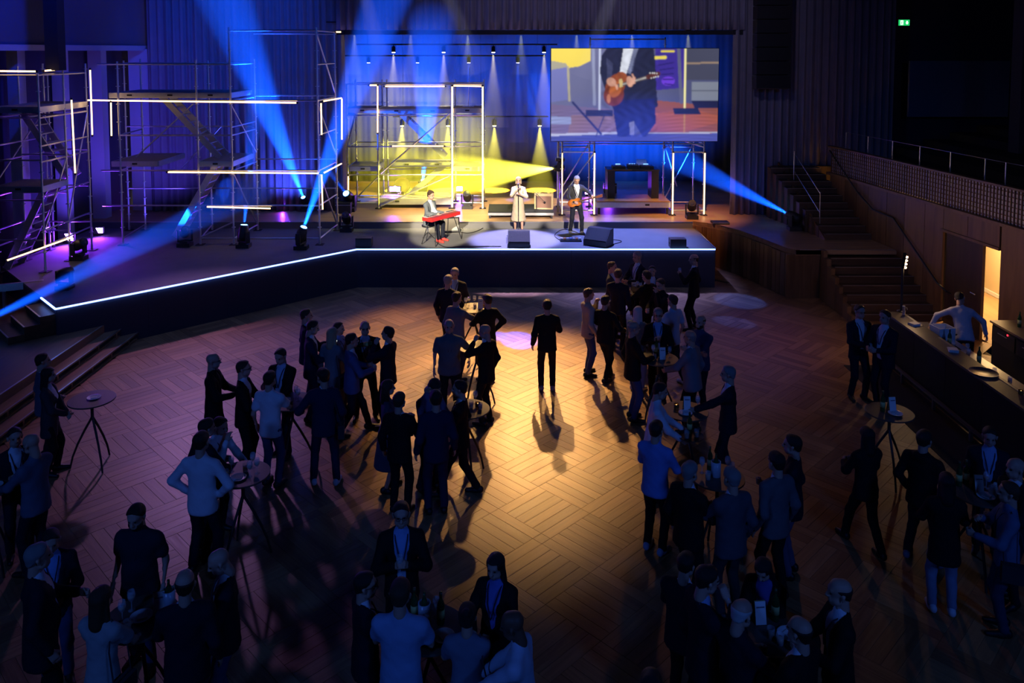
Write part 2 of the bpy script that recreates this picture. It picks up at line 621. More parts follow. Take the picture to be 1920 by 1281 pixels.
wr = thing('wall_right', 'timber panelled side wall under the balcony', 'wall')
del wr['category']
struct(wr)
seams = [24.6, 23.75, 23.1, 22.5, 21.6, 20.8, 19.97, 19.25]
for a, b in zip(seams[:-1], seams[1:]):
    MB().beam((wx(a) + .03, a - .01, 1.42), (wx(b) + .03, b + .01, 1.42), .06, 2.78).build('panel', M_PANEL, wr)
for a, b in ((19.25, 18.4), (18.4, 17.37)):
    MB().beam((wx(a) + .03, a - .01, 2.54), (wx(b) + .03, b + .01, 2.54), .06, .54).build('panel', M_PANEL, wr)
for a, b in ((17.33, 16.3), (16.3, 15.3), (15.3, 14.2), (14.2, 13)):
    MB().beam((wx(a) + .03, a - .01, 1.42), (wx(b) + .03, b + .01, 1.42), .06, 2.78).build('panel', M_PANEL, wr)
MB().beam((wx(24.6) + .1, 24.6, 1.4), (wx(19.3) + .1, 19.3, 1.4), .06, 2.8).build('backing', M_MATTE, wr)
MB().beam((wx(19.25) + .1, 19.25, 2.55), (wx(17.3) + .1, 17.3, 2.55), .06, .56).build('backing', M_MATTE, wr)
MB().beam((wx(17.3) + .1, 17.3, 1.4), (wx(13) + .1, 13, 1.4), .06, 2.8).build('backing', M_MATTE, wr)
MB().beam((wx(24.7) - .02, 24.7, 2.83), (wx(13) - .02, 13, 2.83), .12, .07).build('trim_rail', M_PANEL, wr)
# door with an opening into a lit corridor
dr = thing('door_1', 'dark timber double door standing half open to a lit corridor', 'door')
del dr['category']
struct(dr)
MB().beam((wx(19.22) + .09, 19.22, 1.12), (wx(17.96) + .09, 17.96, 1.12), .05, 2.24).build('door_leaf', wood('door_veneer', (.05, .022, .01), (.11, .05, .02), .4, (7, 7, .7)), dr)
MB().beam((wx(17.94) + .05, 17.94, 1.13), (wx(17.92) + .10, 17.93, 1.13), .04, 2.26).build('door_edge', M_PANEL, dr)
MB().tube([(wx(18.1) - .03, 18.2, 1.05), (wx(18.1) - .03, 18.02, 1.05)], .012).build('handle', M_STEEL, dr)
MB().beam((wx(19.3), 19.3, 2.27), (wx(17.33), 17.33, 2.27), .10, .06).build('head_jamb', M_PANEL, dr)
cor = MB()
cor.box((13.05, 19.5, 1.35), (.1, 9, 2.7))
cw = cor.build('wall_corridor', mat('corridor_paint', (.72, .58, .38), .8, bump=.05))
struct(cw, 'plain corridor wall seen through the open door')
cf = MB().box((11.95, 19.5, -.06), (2.3, 9, .1)).build('floor_corridor', wood('corridor_boards', (.30, .18, .09), (.46, .29, .15), .5, (6, .8, 6)))
struct(cf, 'corridor floor seen through the open door')
MB().box((12.98, 19.5, .05), (.03, 9, .1)).build('baseboard_corridor', M_PAPER)
struct(bpy.data.objects['baseboard_corridor'], 'pale skirting of the corridor')
ca_ = MB().box((12.0, 24.05, 1.35), (2.0, .1, 2.7))
ca_.box((12.1, 16.2, 1.35), (1.9, .1, 2.7))
ca_.box((12.0, 20.1, 2.75), (2.1, 8.0, .1))
struct(ca_.build('ceiling_corridor', MATS['corridor_paint']), 'ceiling and ends of the corridor')
cl = bpy.data.lights.new('corridor_lamp', 'AREA')
cl.energy, cl.color, cl.size = 240, (1, .60, .24), .8
clo = bpy.data.objects.new('corridor_lamp', cl)
COL.objects.link(clo)
clo.location = (11.9, 20.3, 2.66)

# parapet with a timber lattice in front of pale panels
pp = thing('balcony_parapet', 'balcony parapet of dark timber lattice over pale panels', 'parapet')
MB().beam((wx(24.6) + .045, 24.6, 3.25), (wx(13.5) + .045, 13.5, 3.25), .03, .74).build('infill_panel', mat('pale_infill', (.74, .70, .80), .7, bump=.05), pp)
sm = MB().box((.01, 0, 3.25), (.026, .026, .76))
s0 = sm.build('slat', M_PANEL, pp, loc=(wx(24.55), 24.55, 0))
yy = 24.45
while yy > 14.2:
    o = s0.copy()
    COL.objects.link(o)
    o.location = (wx(yy), yy, 0)
    yy -= .105
for k in range(7):
    z = 2.93 + k * .105
    MB().beam((wx(24.6) + .022, 24.6, z), (wx(13.5) + .022, 13.5, z), .016, .022).build('cross_slat', M_PANEL, pp)
MB().beam((wx(24.7) + .03, 24.7, 3.66), (wx(13.5) + .03, 13.5, 3.66), .16, .05).build('cap_rail', M_PANEL, pp)
gr = thing('balcony_guard_rail', 'thin steel posts and wire rail behind the lattice parapet', 'railing')
for y in (24.4, 23.2, 22.0, 20.8, 19.6, 18.4, 17.75, 16.6):
    MB().tube([(wx(y) + .35, y, 3.5), (wx(y) + .35, y, 4.12)], .014, 6).build('post', M_STEEL, gr)
MB().tube([(wx(24.4) + .35, 24.4, 4.12), (wx(14) + .35, 14, 4.12)], .006, 6).build('wire', M_STEEL, gr)
bf = MB()
for k in range(6):
    bf.box((11.6 + k * .9 + 3, 19.5, 1.45 + 1.4 + .0 + .12 * k + .0), (6.9 - .0, 15, .1 + .24 * k))
bo = bf.build('floor_balcony', M_MATTE)
struct(bo, 'dark stepped seating floor of the side balcony')
# lower staircase
ls = thing('lower_staircase', 'broad dark staircase from the parquet up to the wooden stage', 'staircase')
for k in range(1, 8):
    zt, y1, y0 = ZW - .164 * k, 21.08 - .26 * (k - 1), 21.08 - .26 * k
    xr = wx(y0)
    MB().box(((8.32 + xr) / 2, (y0 + y1) / 2, zt / 2), (xr - 8.32, y1 - y0, zt - .002)).build('step', M_TREAD, ls)
    MB().box(((8.38 + xr) / 2, y0 + .02, zt + .004), (xr - 8.40, .035, .012)).build('nosing', M_STEEL, ls)
MB().box(((7.6 + wx(21)) / 2, 21.09, ZW + .005), (wx(21) - 7.7, .035, .012)).build('nosing', M_STEEL, ls)
for k in range(8):
    zt = ZW + .02 - .164 * k
    MB().box((8.26, 21.08 - .26 * k - .06 + .0, zt / 2), (.10, .27, max(zt, .06))).build('stringer_block', M_PANEL, ls)
# upper staircase
us = thing('upper_staircase', 'narrow dark staircase from the wooden stage up to the balcony', 'staircase')
for k in range(10):
    zt, y0, y1 = ZW + .16 * (k + 1), 22.25 + .32 * k, 22.25 + .32 * (k + 1)
    xl = 8.77 - .022 * k * .32 / .1
    MB().box(((xl + wx(y0)) / 2, (y0 + y1) / 2, (zt + ZW) / 2), (wx(y0) - xl, y1 - y0, zt - ZW)).build('step', M_TREAD, us)
    MB().box(((xl + wx(y0)) / 2, y0 + .015, zt + .004), (wx(y0) - xl - .04, .03, .012)).build('nosing', M_STEEL, us)
for k in range(5):
    a, b = 22.2 + .68 * k, 22.2 + .68 * (k + 1) - .02
    xa, xb = 8.77 - .07 * (a - 22.2) - .03, 8.77 - .07 * (b - 22.2) - .03
    ha, hb = ZW + .05 + (a - 22.2) * .5, ZW + .05 + (b - 22.2) * .5
    MB().add([(xa, a, ZW), (xb, b, ZW), (xb, b, hb), (xa, a, ha), (xa + .05, a, ZW), (xb + .05, b, ZW), (xb + .05, b, hb), (xa + .05, a, ha)],
             [(0, 1, 2, 3), (7, 6, 5, 4), (0, 4, 5, 1), (1, 5, 6, 2), (2, 6, 7, 3), (3, 7, 4, 0)]).build('side_panel', M_PANEL, us)
MB().box((9.4, 26.2, 2.4), (2.2, 1.3, 1.02)).build('landing', M_PANEL, us)
hr = thing('stair_handrail', 'bright steel handrail on posts beside the upper staircase', 'handrail')
p0, p1 = gz(1536, 410, 1.6), gz(1502, 340, 2.6)
p0, p1 = Vector((8.86, 22.9, 1.6)), Vector((8.72, 24.7, 2.55))
for p in (p0, p1):
    MB().tube([p, p + Vector((0, 0, .95))], .016, 8).build('post', M_STEEL, hr)
MB().tube([p0 + Vector((0, 0, .9)), p1 + Vector((0, 0, .9))], .014, 8).build('top_rail', M_STEEL, hr)
MB().tube([p0 + Vector((0, 0, .35)), p1 + Vector((0, 0, .35))], .012, 8).build('lower_rail', M_STEEL, hr)
hb = thing('wall_handrail', 'long dark handrail following both stairs along the panelled wall', 'handrail')
pts = [(wx(24.6) - .08, 24.5, 3.55), (wx(23) - .08, 22.9, 2.55), (wx(22.2) - .08, 22.1, 2.2), (wx(21) - .08, 21.2, 2.15), (wx(19.2) - .08, 19.3, .95), (wx(19) - .08, 18.9, .85)]
MB().tube(pts, .022, 8).build('rail', M_BLACK, hb)
for p in pts[1:]:
    MB().tube([p, (p[0] + .1, p[1], p[2] - .04)], .010, 6).build('bracket', M_BLACK, hb)

# ---- far right wall above the balcony, column, exit sign
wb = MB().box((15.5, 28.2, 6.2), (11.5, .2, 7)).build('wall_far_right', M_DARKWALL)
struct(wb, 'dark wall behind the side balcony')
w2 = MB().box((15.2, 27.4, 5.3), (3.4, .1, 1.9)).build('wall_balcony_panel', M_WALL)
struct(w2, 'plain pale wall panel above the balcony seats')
cc = MB().box((14.9, 23.4, 6.2), (.5, .5, 7)).build('column_right', M_DARKWALL)
struct(cc, 'dark square column rising from the side balcony')
ex = thing('exit_sign', 'green illuminated exit sign with white running figure and arrow', 'sign', gy(1695, 42.5, 28.03))
MB().box((0, .03, 0), (.40, .06, .22)).build('housing', M_BLACK, ex, world=False)
sf = MB().box((0, -.005, 0), (.38, .012, .20)).build('face', glow('exit_green', (.02, .75, .18), .9), ex, world=False)
M_PICT = glow('exit_white', (.8, 1, .85), 1.6)
MB().add([(.075, -.013, .06), (.125, -.013, .06), (.125, -.013, 0), (.155, -.013, 0), (.10, -.013, -.07), (.045, -.013, 0), (.075, -.013, 0)], [(6, 5, 4, 3, 2, 1, 0)]).build('arrow', M_PICT, ex, world=False)
fg = MB()
fg.add([(-.13, -.013, -.08), (-.03, -.013, -.08), (-.03, -.013, .08), (-.13, -.013, .08)], [(0, 1, 2, 3)])
fg.build('doorway_pictogram', M_PICT, ex, world=False)
fg = MB().lathe([(.001, -.001), (.014, -.001), (.014, .001), (.001, .001)], 10, (-.075, -.015, .05), Matrix.Rotation(PI / 2, 3, 'X'))
for a, b, w in (((-.08, .03), (-.085, -.02), .022), ((-.085, -.02), (-.06, -.07), .014), ((-.085, -.02), (-.12, -.06), .014), ((-.08, .028), (-.05, 0), .012), ((-.08, .028), (-.115, .01), .012)):
    fg.beam((a[0], -.0145, a[1]), (b[0], -.0145, b[1]), w, .002, (0, 1, 0))
fg.build('figure_pictogram', MATS['exit_green'], ex, world=False)

# ---- left side wall with pale columns under an overhanging panelled balcony
wl = MB().beam((-14.9, 16.5, 3.8), (-12.9, 28.5, 3.8), .2, 7.0).build('wall_left', M_DARKWALL)
struct(wl, 'dark side wall behind the scaffold')
ub = MB().beam((-14.3, 16.5, 8.0), (-12.3, 27.5, 8.0), .8, 2.7).build('wall_left_upper', mat('perforated_panel', (.12, .12, .17), .8, bump=.5, bscale=120))
struct(ub, 'overhanging perforated balcony front on the side wall')
tr = MB().beam((-13.82, 16.5, 6.68), (-11.9, 27.5, 6.68), .12, .16).build('trim_1', M_COLUMN)
struct(tr, 'pale ledge along the underside of the balcony front')
for k, (px, w) in enumerate(((43, .30), (124, .32), (193, .42), (276, .75))):
    Y = (21.9, 23.8, 25.3, 26.6)[k]
    X = (px - 960) / F * Y * 1.013
    co = MB().box((X, Y, 3.6), (w, .34, 6.1)).build('column_left_%d' % (k + 1), M_COLUMN)
    struct(co, 'pale square column behind the scaffold, number %s along the wall' % ('one', 'two', 'three', 'four')[k])
pc = MB().box((gy(102, 50, 20.5).x, 20.5, 7.4), (.34, .34, 2.6)).build('column_left_5', M_MATTE)
struct(pc, 'black hanging column against the balcony front')

# ---- drapes


def drape(name, label, x0, x1, y, z0, z1, m, wave=.26, amp=.07, seed=1, hem=False):
    r = np.random.default_rng(seed)
    xs = np.arange(x0, x1 + .02, .035)
    ph = np.cumsum(r.uniform(.7, 1.4, len(xs))) * .035 * 2 * PI / wave
    yy = amp * np.sin(ph) + amp * .35 * np.sin(ph * 2.3 + 1)
    nz = 7
    vs, fs = [], []
    for j in range(nz):
        t = j / (nz - 1)
        k = 1.0 - .35 * t
        for x, d in zip(xs, yy):
            vs.append((x, y + d * k, z0 + (z1 - z0) * t))
    w = len(xs)
    for j in range(nz - 1):
        for i in range(w - 1):
            fs.append((j * w + i, j * w + i + 1, (j + 1) * w + i + 1, (j + 1) * w + i))
    o = MB().add(vs, fs).build(name, m, smooth=True)
    sd = o.modifiers.new('thick', 'SOLIDIFY')
    sd.thickness = .012
    return tag(o, label, 'curtain')


drape('stage_curtain', 'pleated grey drape hanging behind the side scaffold', -11.9, -5.45, 26.3, ZW + .0, 10.2, M_DRAPE, seed=2)
drape('stage_valance', 'pleated valance across the top of the stage opening', -5.6, 7.4, 25.7, 7.26, 10.2, M_DRAPE, seed=3)
drape('stage_curtain', 'pleated dark drape closing the stage opening beside the video screen', 7.05, 12.2, 25.75, ZW + .0, 10.2, M_DRAPE, seed=4)
drape('backdrop_curtain', 'black backdrop curtain at the rear of the stage', -9.5, 9.5, 32.4, ZW, 10.2, M_BACKDROP, wave=.6, amp=.025, seed=5)
vt = MB().box((.9, 25.85, 7.18), (13, .2, .14)).build('trim_2', M_MATTE)
struct(vt, 'dark border rail under the valance')

# ================================================================== SCAFFOLDS


def pole(t, name, a, b, r=.027, m=None, n=8):
    return MB().tube([a, b], r, n).build(name, m or M_ALU, t)


def base_plate(t, x, y, z):
    MB().box((x, y, z + .006), (.22, .22, .012)).build('base_plate', M_MATTE, t)
    MB().tube([(x, y, z), (x, y, z + .14)], .034, 8).build('jack', M_ALU, t)


def post(t, x, y, z0, z1, plate=True):
    m = MB().tube([(x, y, z0), (x, y, z1)], .027, 8)
    z = z0 + .5
    while z < z1:
        m.lathe([(.03, -.008), (.062, -.008), (.062, .008), (.03, .008)], 8, (x, y, z))
        z += .5
    m.build('post', M_ALU, t)
    if plate:
        base_plate(t, x, y, z0)


def deck(t, x0, x1, y0, y1, z, h=.15):
    MB().box(((x0 + x1) / 2, (y0 + y1) / 2, z - .01), (x1 - x0 - .06, y1 - y0 - .06, .03)).build('deck_board', M_DECK, t)
    f = MB()
    f.box(((x0 + x1) / 2, y0, z - h / 2), (x1 - x0, .05, h)).box(((x0 + x1) / 2, y1, z - h / 2), (x1 - x0, .05, h))
    f.box((x0, (y0 + y1) / 2, z - h / 2), (.05, y1 - y0, h)).box((x1, (y0 + y1) / 2, z - h / 2), (.05, y1 - y0, h))
    f.build('deck_frame', M_ALU, t)
    n = max(1, int((x1 - x0) / 1.0))
    for k in range(n):
        MB().box((x0 + (k + .5) * (x1 - x0) / n, y0 - .03, z - h * .45), (.14, .012, .05)).build('deck_grip', M_BLACK, t)


def stair(t, a, b, w, n, side=(0, 1, 0)):
    """Scaffold stair flight from a (bottom) to b (top); stringers apart by w along side."""
    a, b, s = Vector(a), Vector(b), Vector(side)
    for k in (0, 1):
        MB().beam(a + s * w * k, b + s * w * k, .045, .17).build('stair_stringer', M_ALU, t)
    d = (b - a)
    d.z = 0
    d.normalize()
    for i in range(1, n + 1):
        p = a + (b - a) * (i / (n + 1))
        m = Matrix((d, s, Vector((0, 0, 1)))).transposed()
        MB().box(p + s * w / 2, (.2, w - .05, .03), rot=m).build('stair_tread', M_ALU, t)


def led(label, a, b, r=.02, group='warm light tubes on the scaffolds'):
    a, b = Vector(a), Vector(b)
    t = thing('light_tube', label, 'light tube', a if a.z < b.z else b, group=group)
    d = (b - a).normalized()
    MB().tube([a, b], r, 8).build('tube', M_LED, t)
    e = MB()
    for p, q_ in ((a, -d), (b, d)):
        e.tube([p - q_ * .005, p + q_ * .05], r * 1.3, 8)
    e.build('end_cap', M_BLACK, t)
    return t


YA, YB = 22.56, 24.4
big = thing('scaffold', 'long two-level aluminium scaffold with stairs at the side of the stage', 'scaffold', (-8.9, 22.56, ZS))
for x, zt in ((-11.05, 6.3), (-8.85, 6.35), (-7.90, 7.25), (-5.46, 7.25)):
    post(big, x, YA, ZS, zt)
for x, zt in ((-11.75, 6.3), (-11.25, 6.35), (-9.2, 6.3), (-7.80, 6.35), (-5.36, 7.15)):
    post(big, x, YB, ZS, zt)
for z, x0, x1 in ((6.22, -11.6, -7.9), (5.20, -11.4, -5.46), (4.22, -11.05, -7.9), (3.22, -11.6, -5.46), (2.22, -11.6, -5.46), (ZS + .18, -8.85, -7.9), (ZS + .18, -7.9, -5.46), (7.16, -7.9, -5.46)):
    pole(big, 'ledger', (x0, YA, z), (x1, YA, z), .024)
for z, x0, x1 in ((6.22, -11.75, -7.8), (5.24, -7.8, -5.36), (4.3, -11.75, -7.8), (3.3, -7.8, -5.36), (2.4, -11.75, -5.36), (7.1, -7.8, -5.36)):
    pole(big, 'ledger', (x0, YB, z), (x1, YB, z), .022)
for x0, x1 in ((-11.05, -11.25), (-8.85, -9.2), (-7.9, -7.8), (-5.46, -5.36)):
    for z in (6.22, 5.2, 4.22, 3.22, 2.22, ZS + .18):
        if x0 > -6 or z != 2.22:
            pole(big, 'transom', (x0, YA, z), (x1, YB, z), .022)
pole(big, 'transom', (-5.46, YA, 7.16), (-5.36, YB, 7.16), .022)
deck(big, -11.3, -7.9, YA + .03, YB, 5.42)
deck(big, -11.3, -10.0, YA + .03, YB, 3.48)
deck(big, -8.85, -7.9, YA + .03, YB, 3.48)
for a, b in (((-5.46, YA, 7.1), (-5.36, YB, 5.3)), ((-5.46, YA, 5.1), (-5.36, YB, 3.4)), ((-5.46, YA, 3.2), (-5.36, YB, ZS + .15)), ((-7.9, YA, 5.1), (-7.8, YB, 3.5)),
             ((-7.9, YA, 3.2), (-7.8, YB, ZS + .15)), ((-8.95, YA, 5.1), (-10.6, YA, 3.6)), ((-8.85, YB, 4.3), (-10.2, YB, 2.9)), ((-8.85, YA, ZS + .2), (-7.9, YA, 1.75))):
    pole(big, 'brace', a, b, .022)
stair(big, (-8.5, YA + .7, 3.5), (-10.2, YA + .7, 5.35), .62, 8)
stair(big, (-9.9, YA + .75, ZS + .05), (-8.55, YA + .75, 3.42), .62, 9)
pole(big, 'guard_rail', (-7.9, YA, 4.45), (-7.8, YB, 4.45), .02)

tow = thing('scaffold', 'tall aluminium scaffold tower at the edge of the frame beside the stage steps', 'scaffold', (-12.1, 20.8, ZS))
YS = (19.73, 20.85, 21.95)
for y, zt in zip(YS, (6.05, 6.2, 6.25)):
    post(tow, -11.62, y, ZS if y > 20 else ZS, zt)
    post(tow, -12.78, y, ZS, zt)
post(tow, -12.9, 22.35, ZS, 6.2)
for z in (6.0, 4.95, 4.25, 3.85, 3.0, 2.15, 1.75):
    pole(tow, 'ledger', (-11.62, YS[0] - .05, z), (-11.62, YS[2], z), .023)
    pole(tow, 'ledger', (-12.78, YS[0] - .05, z), (-12.78, YS[2], z), .022)
for y in YS:
    for z in (6.0, 4.95, 3.9, 2.9, 1.9):
        pole(tow, 'transom', (-12.78, y, z), (-11.62, y, z), .022)
deck(tow, -12.78, -11.62, YS[0], YS[1] - .02, 5.22)
deck(tow, -12.78, -11.62, YS[1] + .02, YS[2], 5.22)
deck(tow, -12.78, -11.62, YS[0], YS[1], 3.25)
for a, b in (((-11.62, YS[1], 2.2), (-11.62, YS[2], 4.9)), ((-11.62, YS[0], 2.1), (-11.62, YS[1], 3.8)), ((-12.78, YS[0], 3.3), (-12.78, YS[2], 5.0))):
    pole(tow, 'brace', a, b, .021)
stair(tow, (-11.75, YS[1] + .2, 3.25), (-12.9, YS[1] + .2, 5.1), .6, 7)
stair(tow, (-12.75, YS[0] + .25, ZS), (-11.7, YS[0] + .25, 3.15), .6, 8)
MB().beam((-12.6, 18.4, 1.02), (-11.25, 19.0, 1.02), .08, .17).build('side_beam', M_ALU, tow)
MB().beam((-12.0, 18.67, .5), (-12.0, 18.67, .96), .06, .06, (0, 1, 0)).build('side_beam_prop', M_ALU, tow)

mid = thing('scaffold', 'square aluminium scaffold outlined by light tubes at centre stage', 'scaffold', (-3.2, 26.75, ZW))
YC, YD = 26.75, 28.05
for x in (-5.50, -4.48, -2.02, -.98):
    post(mid, x, YC, ZW, 5.5)
for x in (-5.45, -4.52, -4.36, -1.98, -.98):
    post(mid, x, YD, ZW, 5.6)
for z in (5.48, 4.45, 3.4, 2.45, 1.5):
    for a, b in ((-5.5, -4.48), (-4.48, -2.02), (-2.02, -.98)):
        if not (z == 1.5 and a == -4.48):
            pole(mid, 'ledger', (a, YC, z), (b, YC, z), .024)
        pole(mid, 'ledger', (a, YD, z), (b, YD, z), .022)
for x in (-5.48, -4.5, -2.0, -.98):
    for z in (5.48, 3.4, 1.5):
        pole(mid, 'transom', (x, YC, z), (x, YD, z), .022)
deck(mid, -5.5, -4.48, YC + .03, YD, 4.68)
deck(mid, -4.46, -2.04, YC + .03, YD, 4.66)
deck(mid, -2.0, -.98, YC + .03, YD, 4.68)
deck(mid, -5.5, -4.5, YC + .03, YD, 2.72)
deck(mid, -4.1, -2.04, YC + .5, YD, 2.80)
deck(mid, -2.0, -.98, YC + .03, YD, 2.72)
deck(mid, -4.46, -2.04, YC + .03, YD, 1.64, .2)
stair(mid, (-2.35, YD + .06, 2.85), (-4.1, YD + .06, 4.6), .55, 7)
stair(mid, (-3.5, YC + .8, 1.66), (-2.2, YC + .8, 2.75), .42, 5)
for a, b in (((-2.1, YC, 4.5), (-4.4, YC, 2.5)), ((-4.4, YC - .02, 1.4), (-2.1, YC - .02, 2.4)), ((-4.48, YC, 2.4), (-5.4, YD, 1.5)), ((-5.5, YC, 3.4), (-5.45, YD, 4.5))):
    pole(mid, 'brace', a, b, .026)

scs = thing('scaffold', 'aluminium scaffold carrying the big video screen', 'scaffold', (3.9, 25.9, ZW))
YE, YG = 25.62, 27.1
for x in (1.61, 2.64, 5.16, 6.17):
    post(scs, x, YE + .06, ZW, 3.78)
    post(scs, x - .02, YG, ZW, 7.05 if x in (2.64, 5.16) else 3.8)
for x in (1.5, 1.52):
    pole(scs, 'standard', (x, YE + .5, ZW), (x, YE + .5, 3.8), .024)
for z in (3.7, 3.62):
    pole(scs, 'ledger', (1.61, YE + .06, z), (6.17, YE + .06, z), .022)
for a, b in ((1.61, 2.64), (5.16, 6.17)):
    for z in (3.35, ZW + .15):
        pole(scs, 'ledger', (a, YE + .06, z), (b, YE + .06, z), .022)
        pole(scs, 'ledger', (a, YG, z), (b, YG, z), .022)
    for x in (a, b):
        for z in (3.6, ZW + .15):
            pole(scs, 'transom', (x, YE + .06, z), (x - .02, YG, z), .022)
pole(scs, 'ledger', (2.62, YG, 6.98), (5.14, YG, 6.98), .022)
pole(scs, 'ledger', (1.6, YG, 3.7), (6.15, YG, 3.7), .022)
for a, b in (((2.62, YE + .1, 3.3), (1.62, YE + .1, 1.9)), ((2.62, YG, 3.5), (1.6, YG, 1.8)), ((6.15, YG, 3.5), (5.2, YG, 1.6)), ((5.14, YG, 3.6), (5.16, YE + .1, 3.35)), ((6.17, YE + .1, 3.5), (5.3, YG, 3.7)), ((5.1, YG, 3.6), (5.6, YG, 2.0))):
    pole(scs, 'brace', a, b, .02)

# ---- warm light tubes
fy = YA - .07
led('horizontal light tube on the top rail of the scaffold tower, cut by the frame edge', gy(-40, 133, 19.63), gy(68, 134, 19.63))
led('short light tube at the top corner of the scaffold tower', gy(82, 133, 19.9), gy(103, 131, 20.6))
led('long upright light tube on the tower post beside the stage stairs', gy(134, 187, 20.75), gy(141, 325, 20.75))
led('upright light tube crossing the horizontal one at the near scaffold corner', gy(169, 131, 21.85), gy(173, 253, 21.85))
led('longest horizontal light tube, along the upper scaffold deck', gy(163, 188, fy), gy(556, 193, fy))
led('upright light tube hanging just below the upper deck of the long scaffold', gy(208, 192, fy), gy(209, 255, fy))
led('horizontal light tube along the lower level of the long scaffold', gy(315, 323, fy), gy(598, 325, fy))
led('faint short horizontal tube near the foot of the long scaffold', gy(388, 388, fy), gy(508, 391, fy))
led('upper upright light tube on the end post of the long scaffold', gy(602, 193, fy), gy(603, 253, fy))
led('lower upright light tube on the end post of the long scaffold', gy(603, 327, fy), gy(605, 393, fy))
led('upper receding light tube at the end bay of the long scaffold', gy(605, 190, YA), gy(640, 184, YB - .3))
led('lower receding light tube at the end bay of the long scaffold', gy(606, 325, YA), gy(640, 307, YB - .3))
led('upright light tube on the rear post of the end bay', gy(641, 183, YB - .2), gy(641, 262, YB - .2))
led('slanting light tube low on the scaffold tower by the stage steps', (-11.55, 18.1, gy(-5, 489, 18.1).z), (-11.55, 20.85, gy(122, 445, 20.85).z))
led('tiny light tube at the top of the end bay', gy(630, 60, YB), gy(640, 60, YB))
cy_ = YC - .07
led('left upright light tube of the centre stage scaffold', gy(708, 161, cy_), gy(708, 249, cy_))
led('short top light tube of the centre stage scaffold, left bay', gy(693, 160, cy_), gy(707, 160, cy_))
led('wide top light tube of the centre stage scaffold', gy(722, 162, cy_), gy(834, 162, cy_))
led('full-height middle upright light tube of the centre stage scaffold', gy(848, 162, cy_), gy(848, 389, cy_), .026)
led('top light tube joining the two tall uprights of the centre scaffold', gy(850, 161, cy_), gy(903, 162, cy_))
led('full-height right upright light tube of the centre stage scaffold', gy(905, 162, cy_), gy(905, 391, cy_), .026)
led('short horizontal light tube halfway up the centre stage scaffold', gy(735, 274, cy_), gy(832, 274, cy_))
led('low upright light tube on the outer post of the centre stage scaffold', gy(653, 330, cy_), gy(653, 366, cy_))
for x, w in ((1.61, 'first tube from the singer, thin and pale'), (2.64, 'second, behind the guitarist'), (5.16, 'third, at the far side of the mixing desk'), (6.17, 'fourth, nearest the dark drape')):
    led('upright light tube under the video screen, ' + w, (x, YE - .04, ZW + .04), (x, YE - .04, 3.34), .022 if x > 2 else .014)

# ---- video screen: its picture is a live close-up of the guitarist


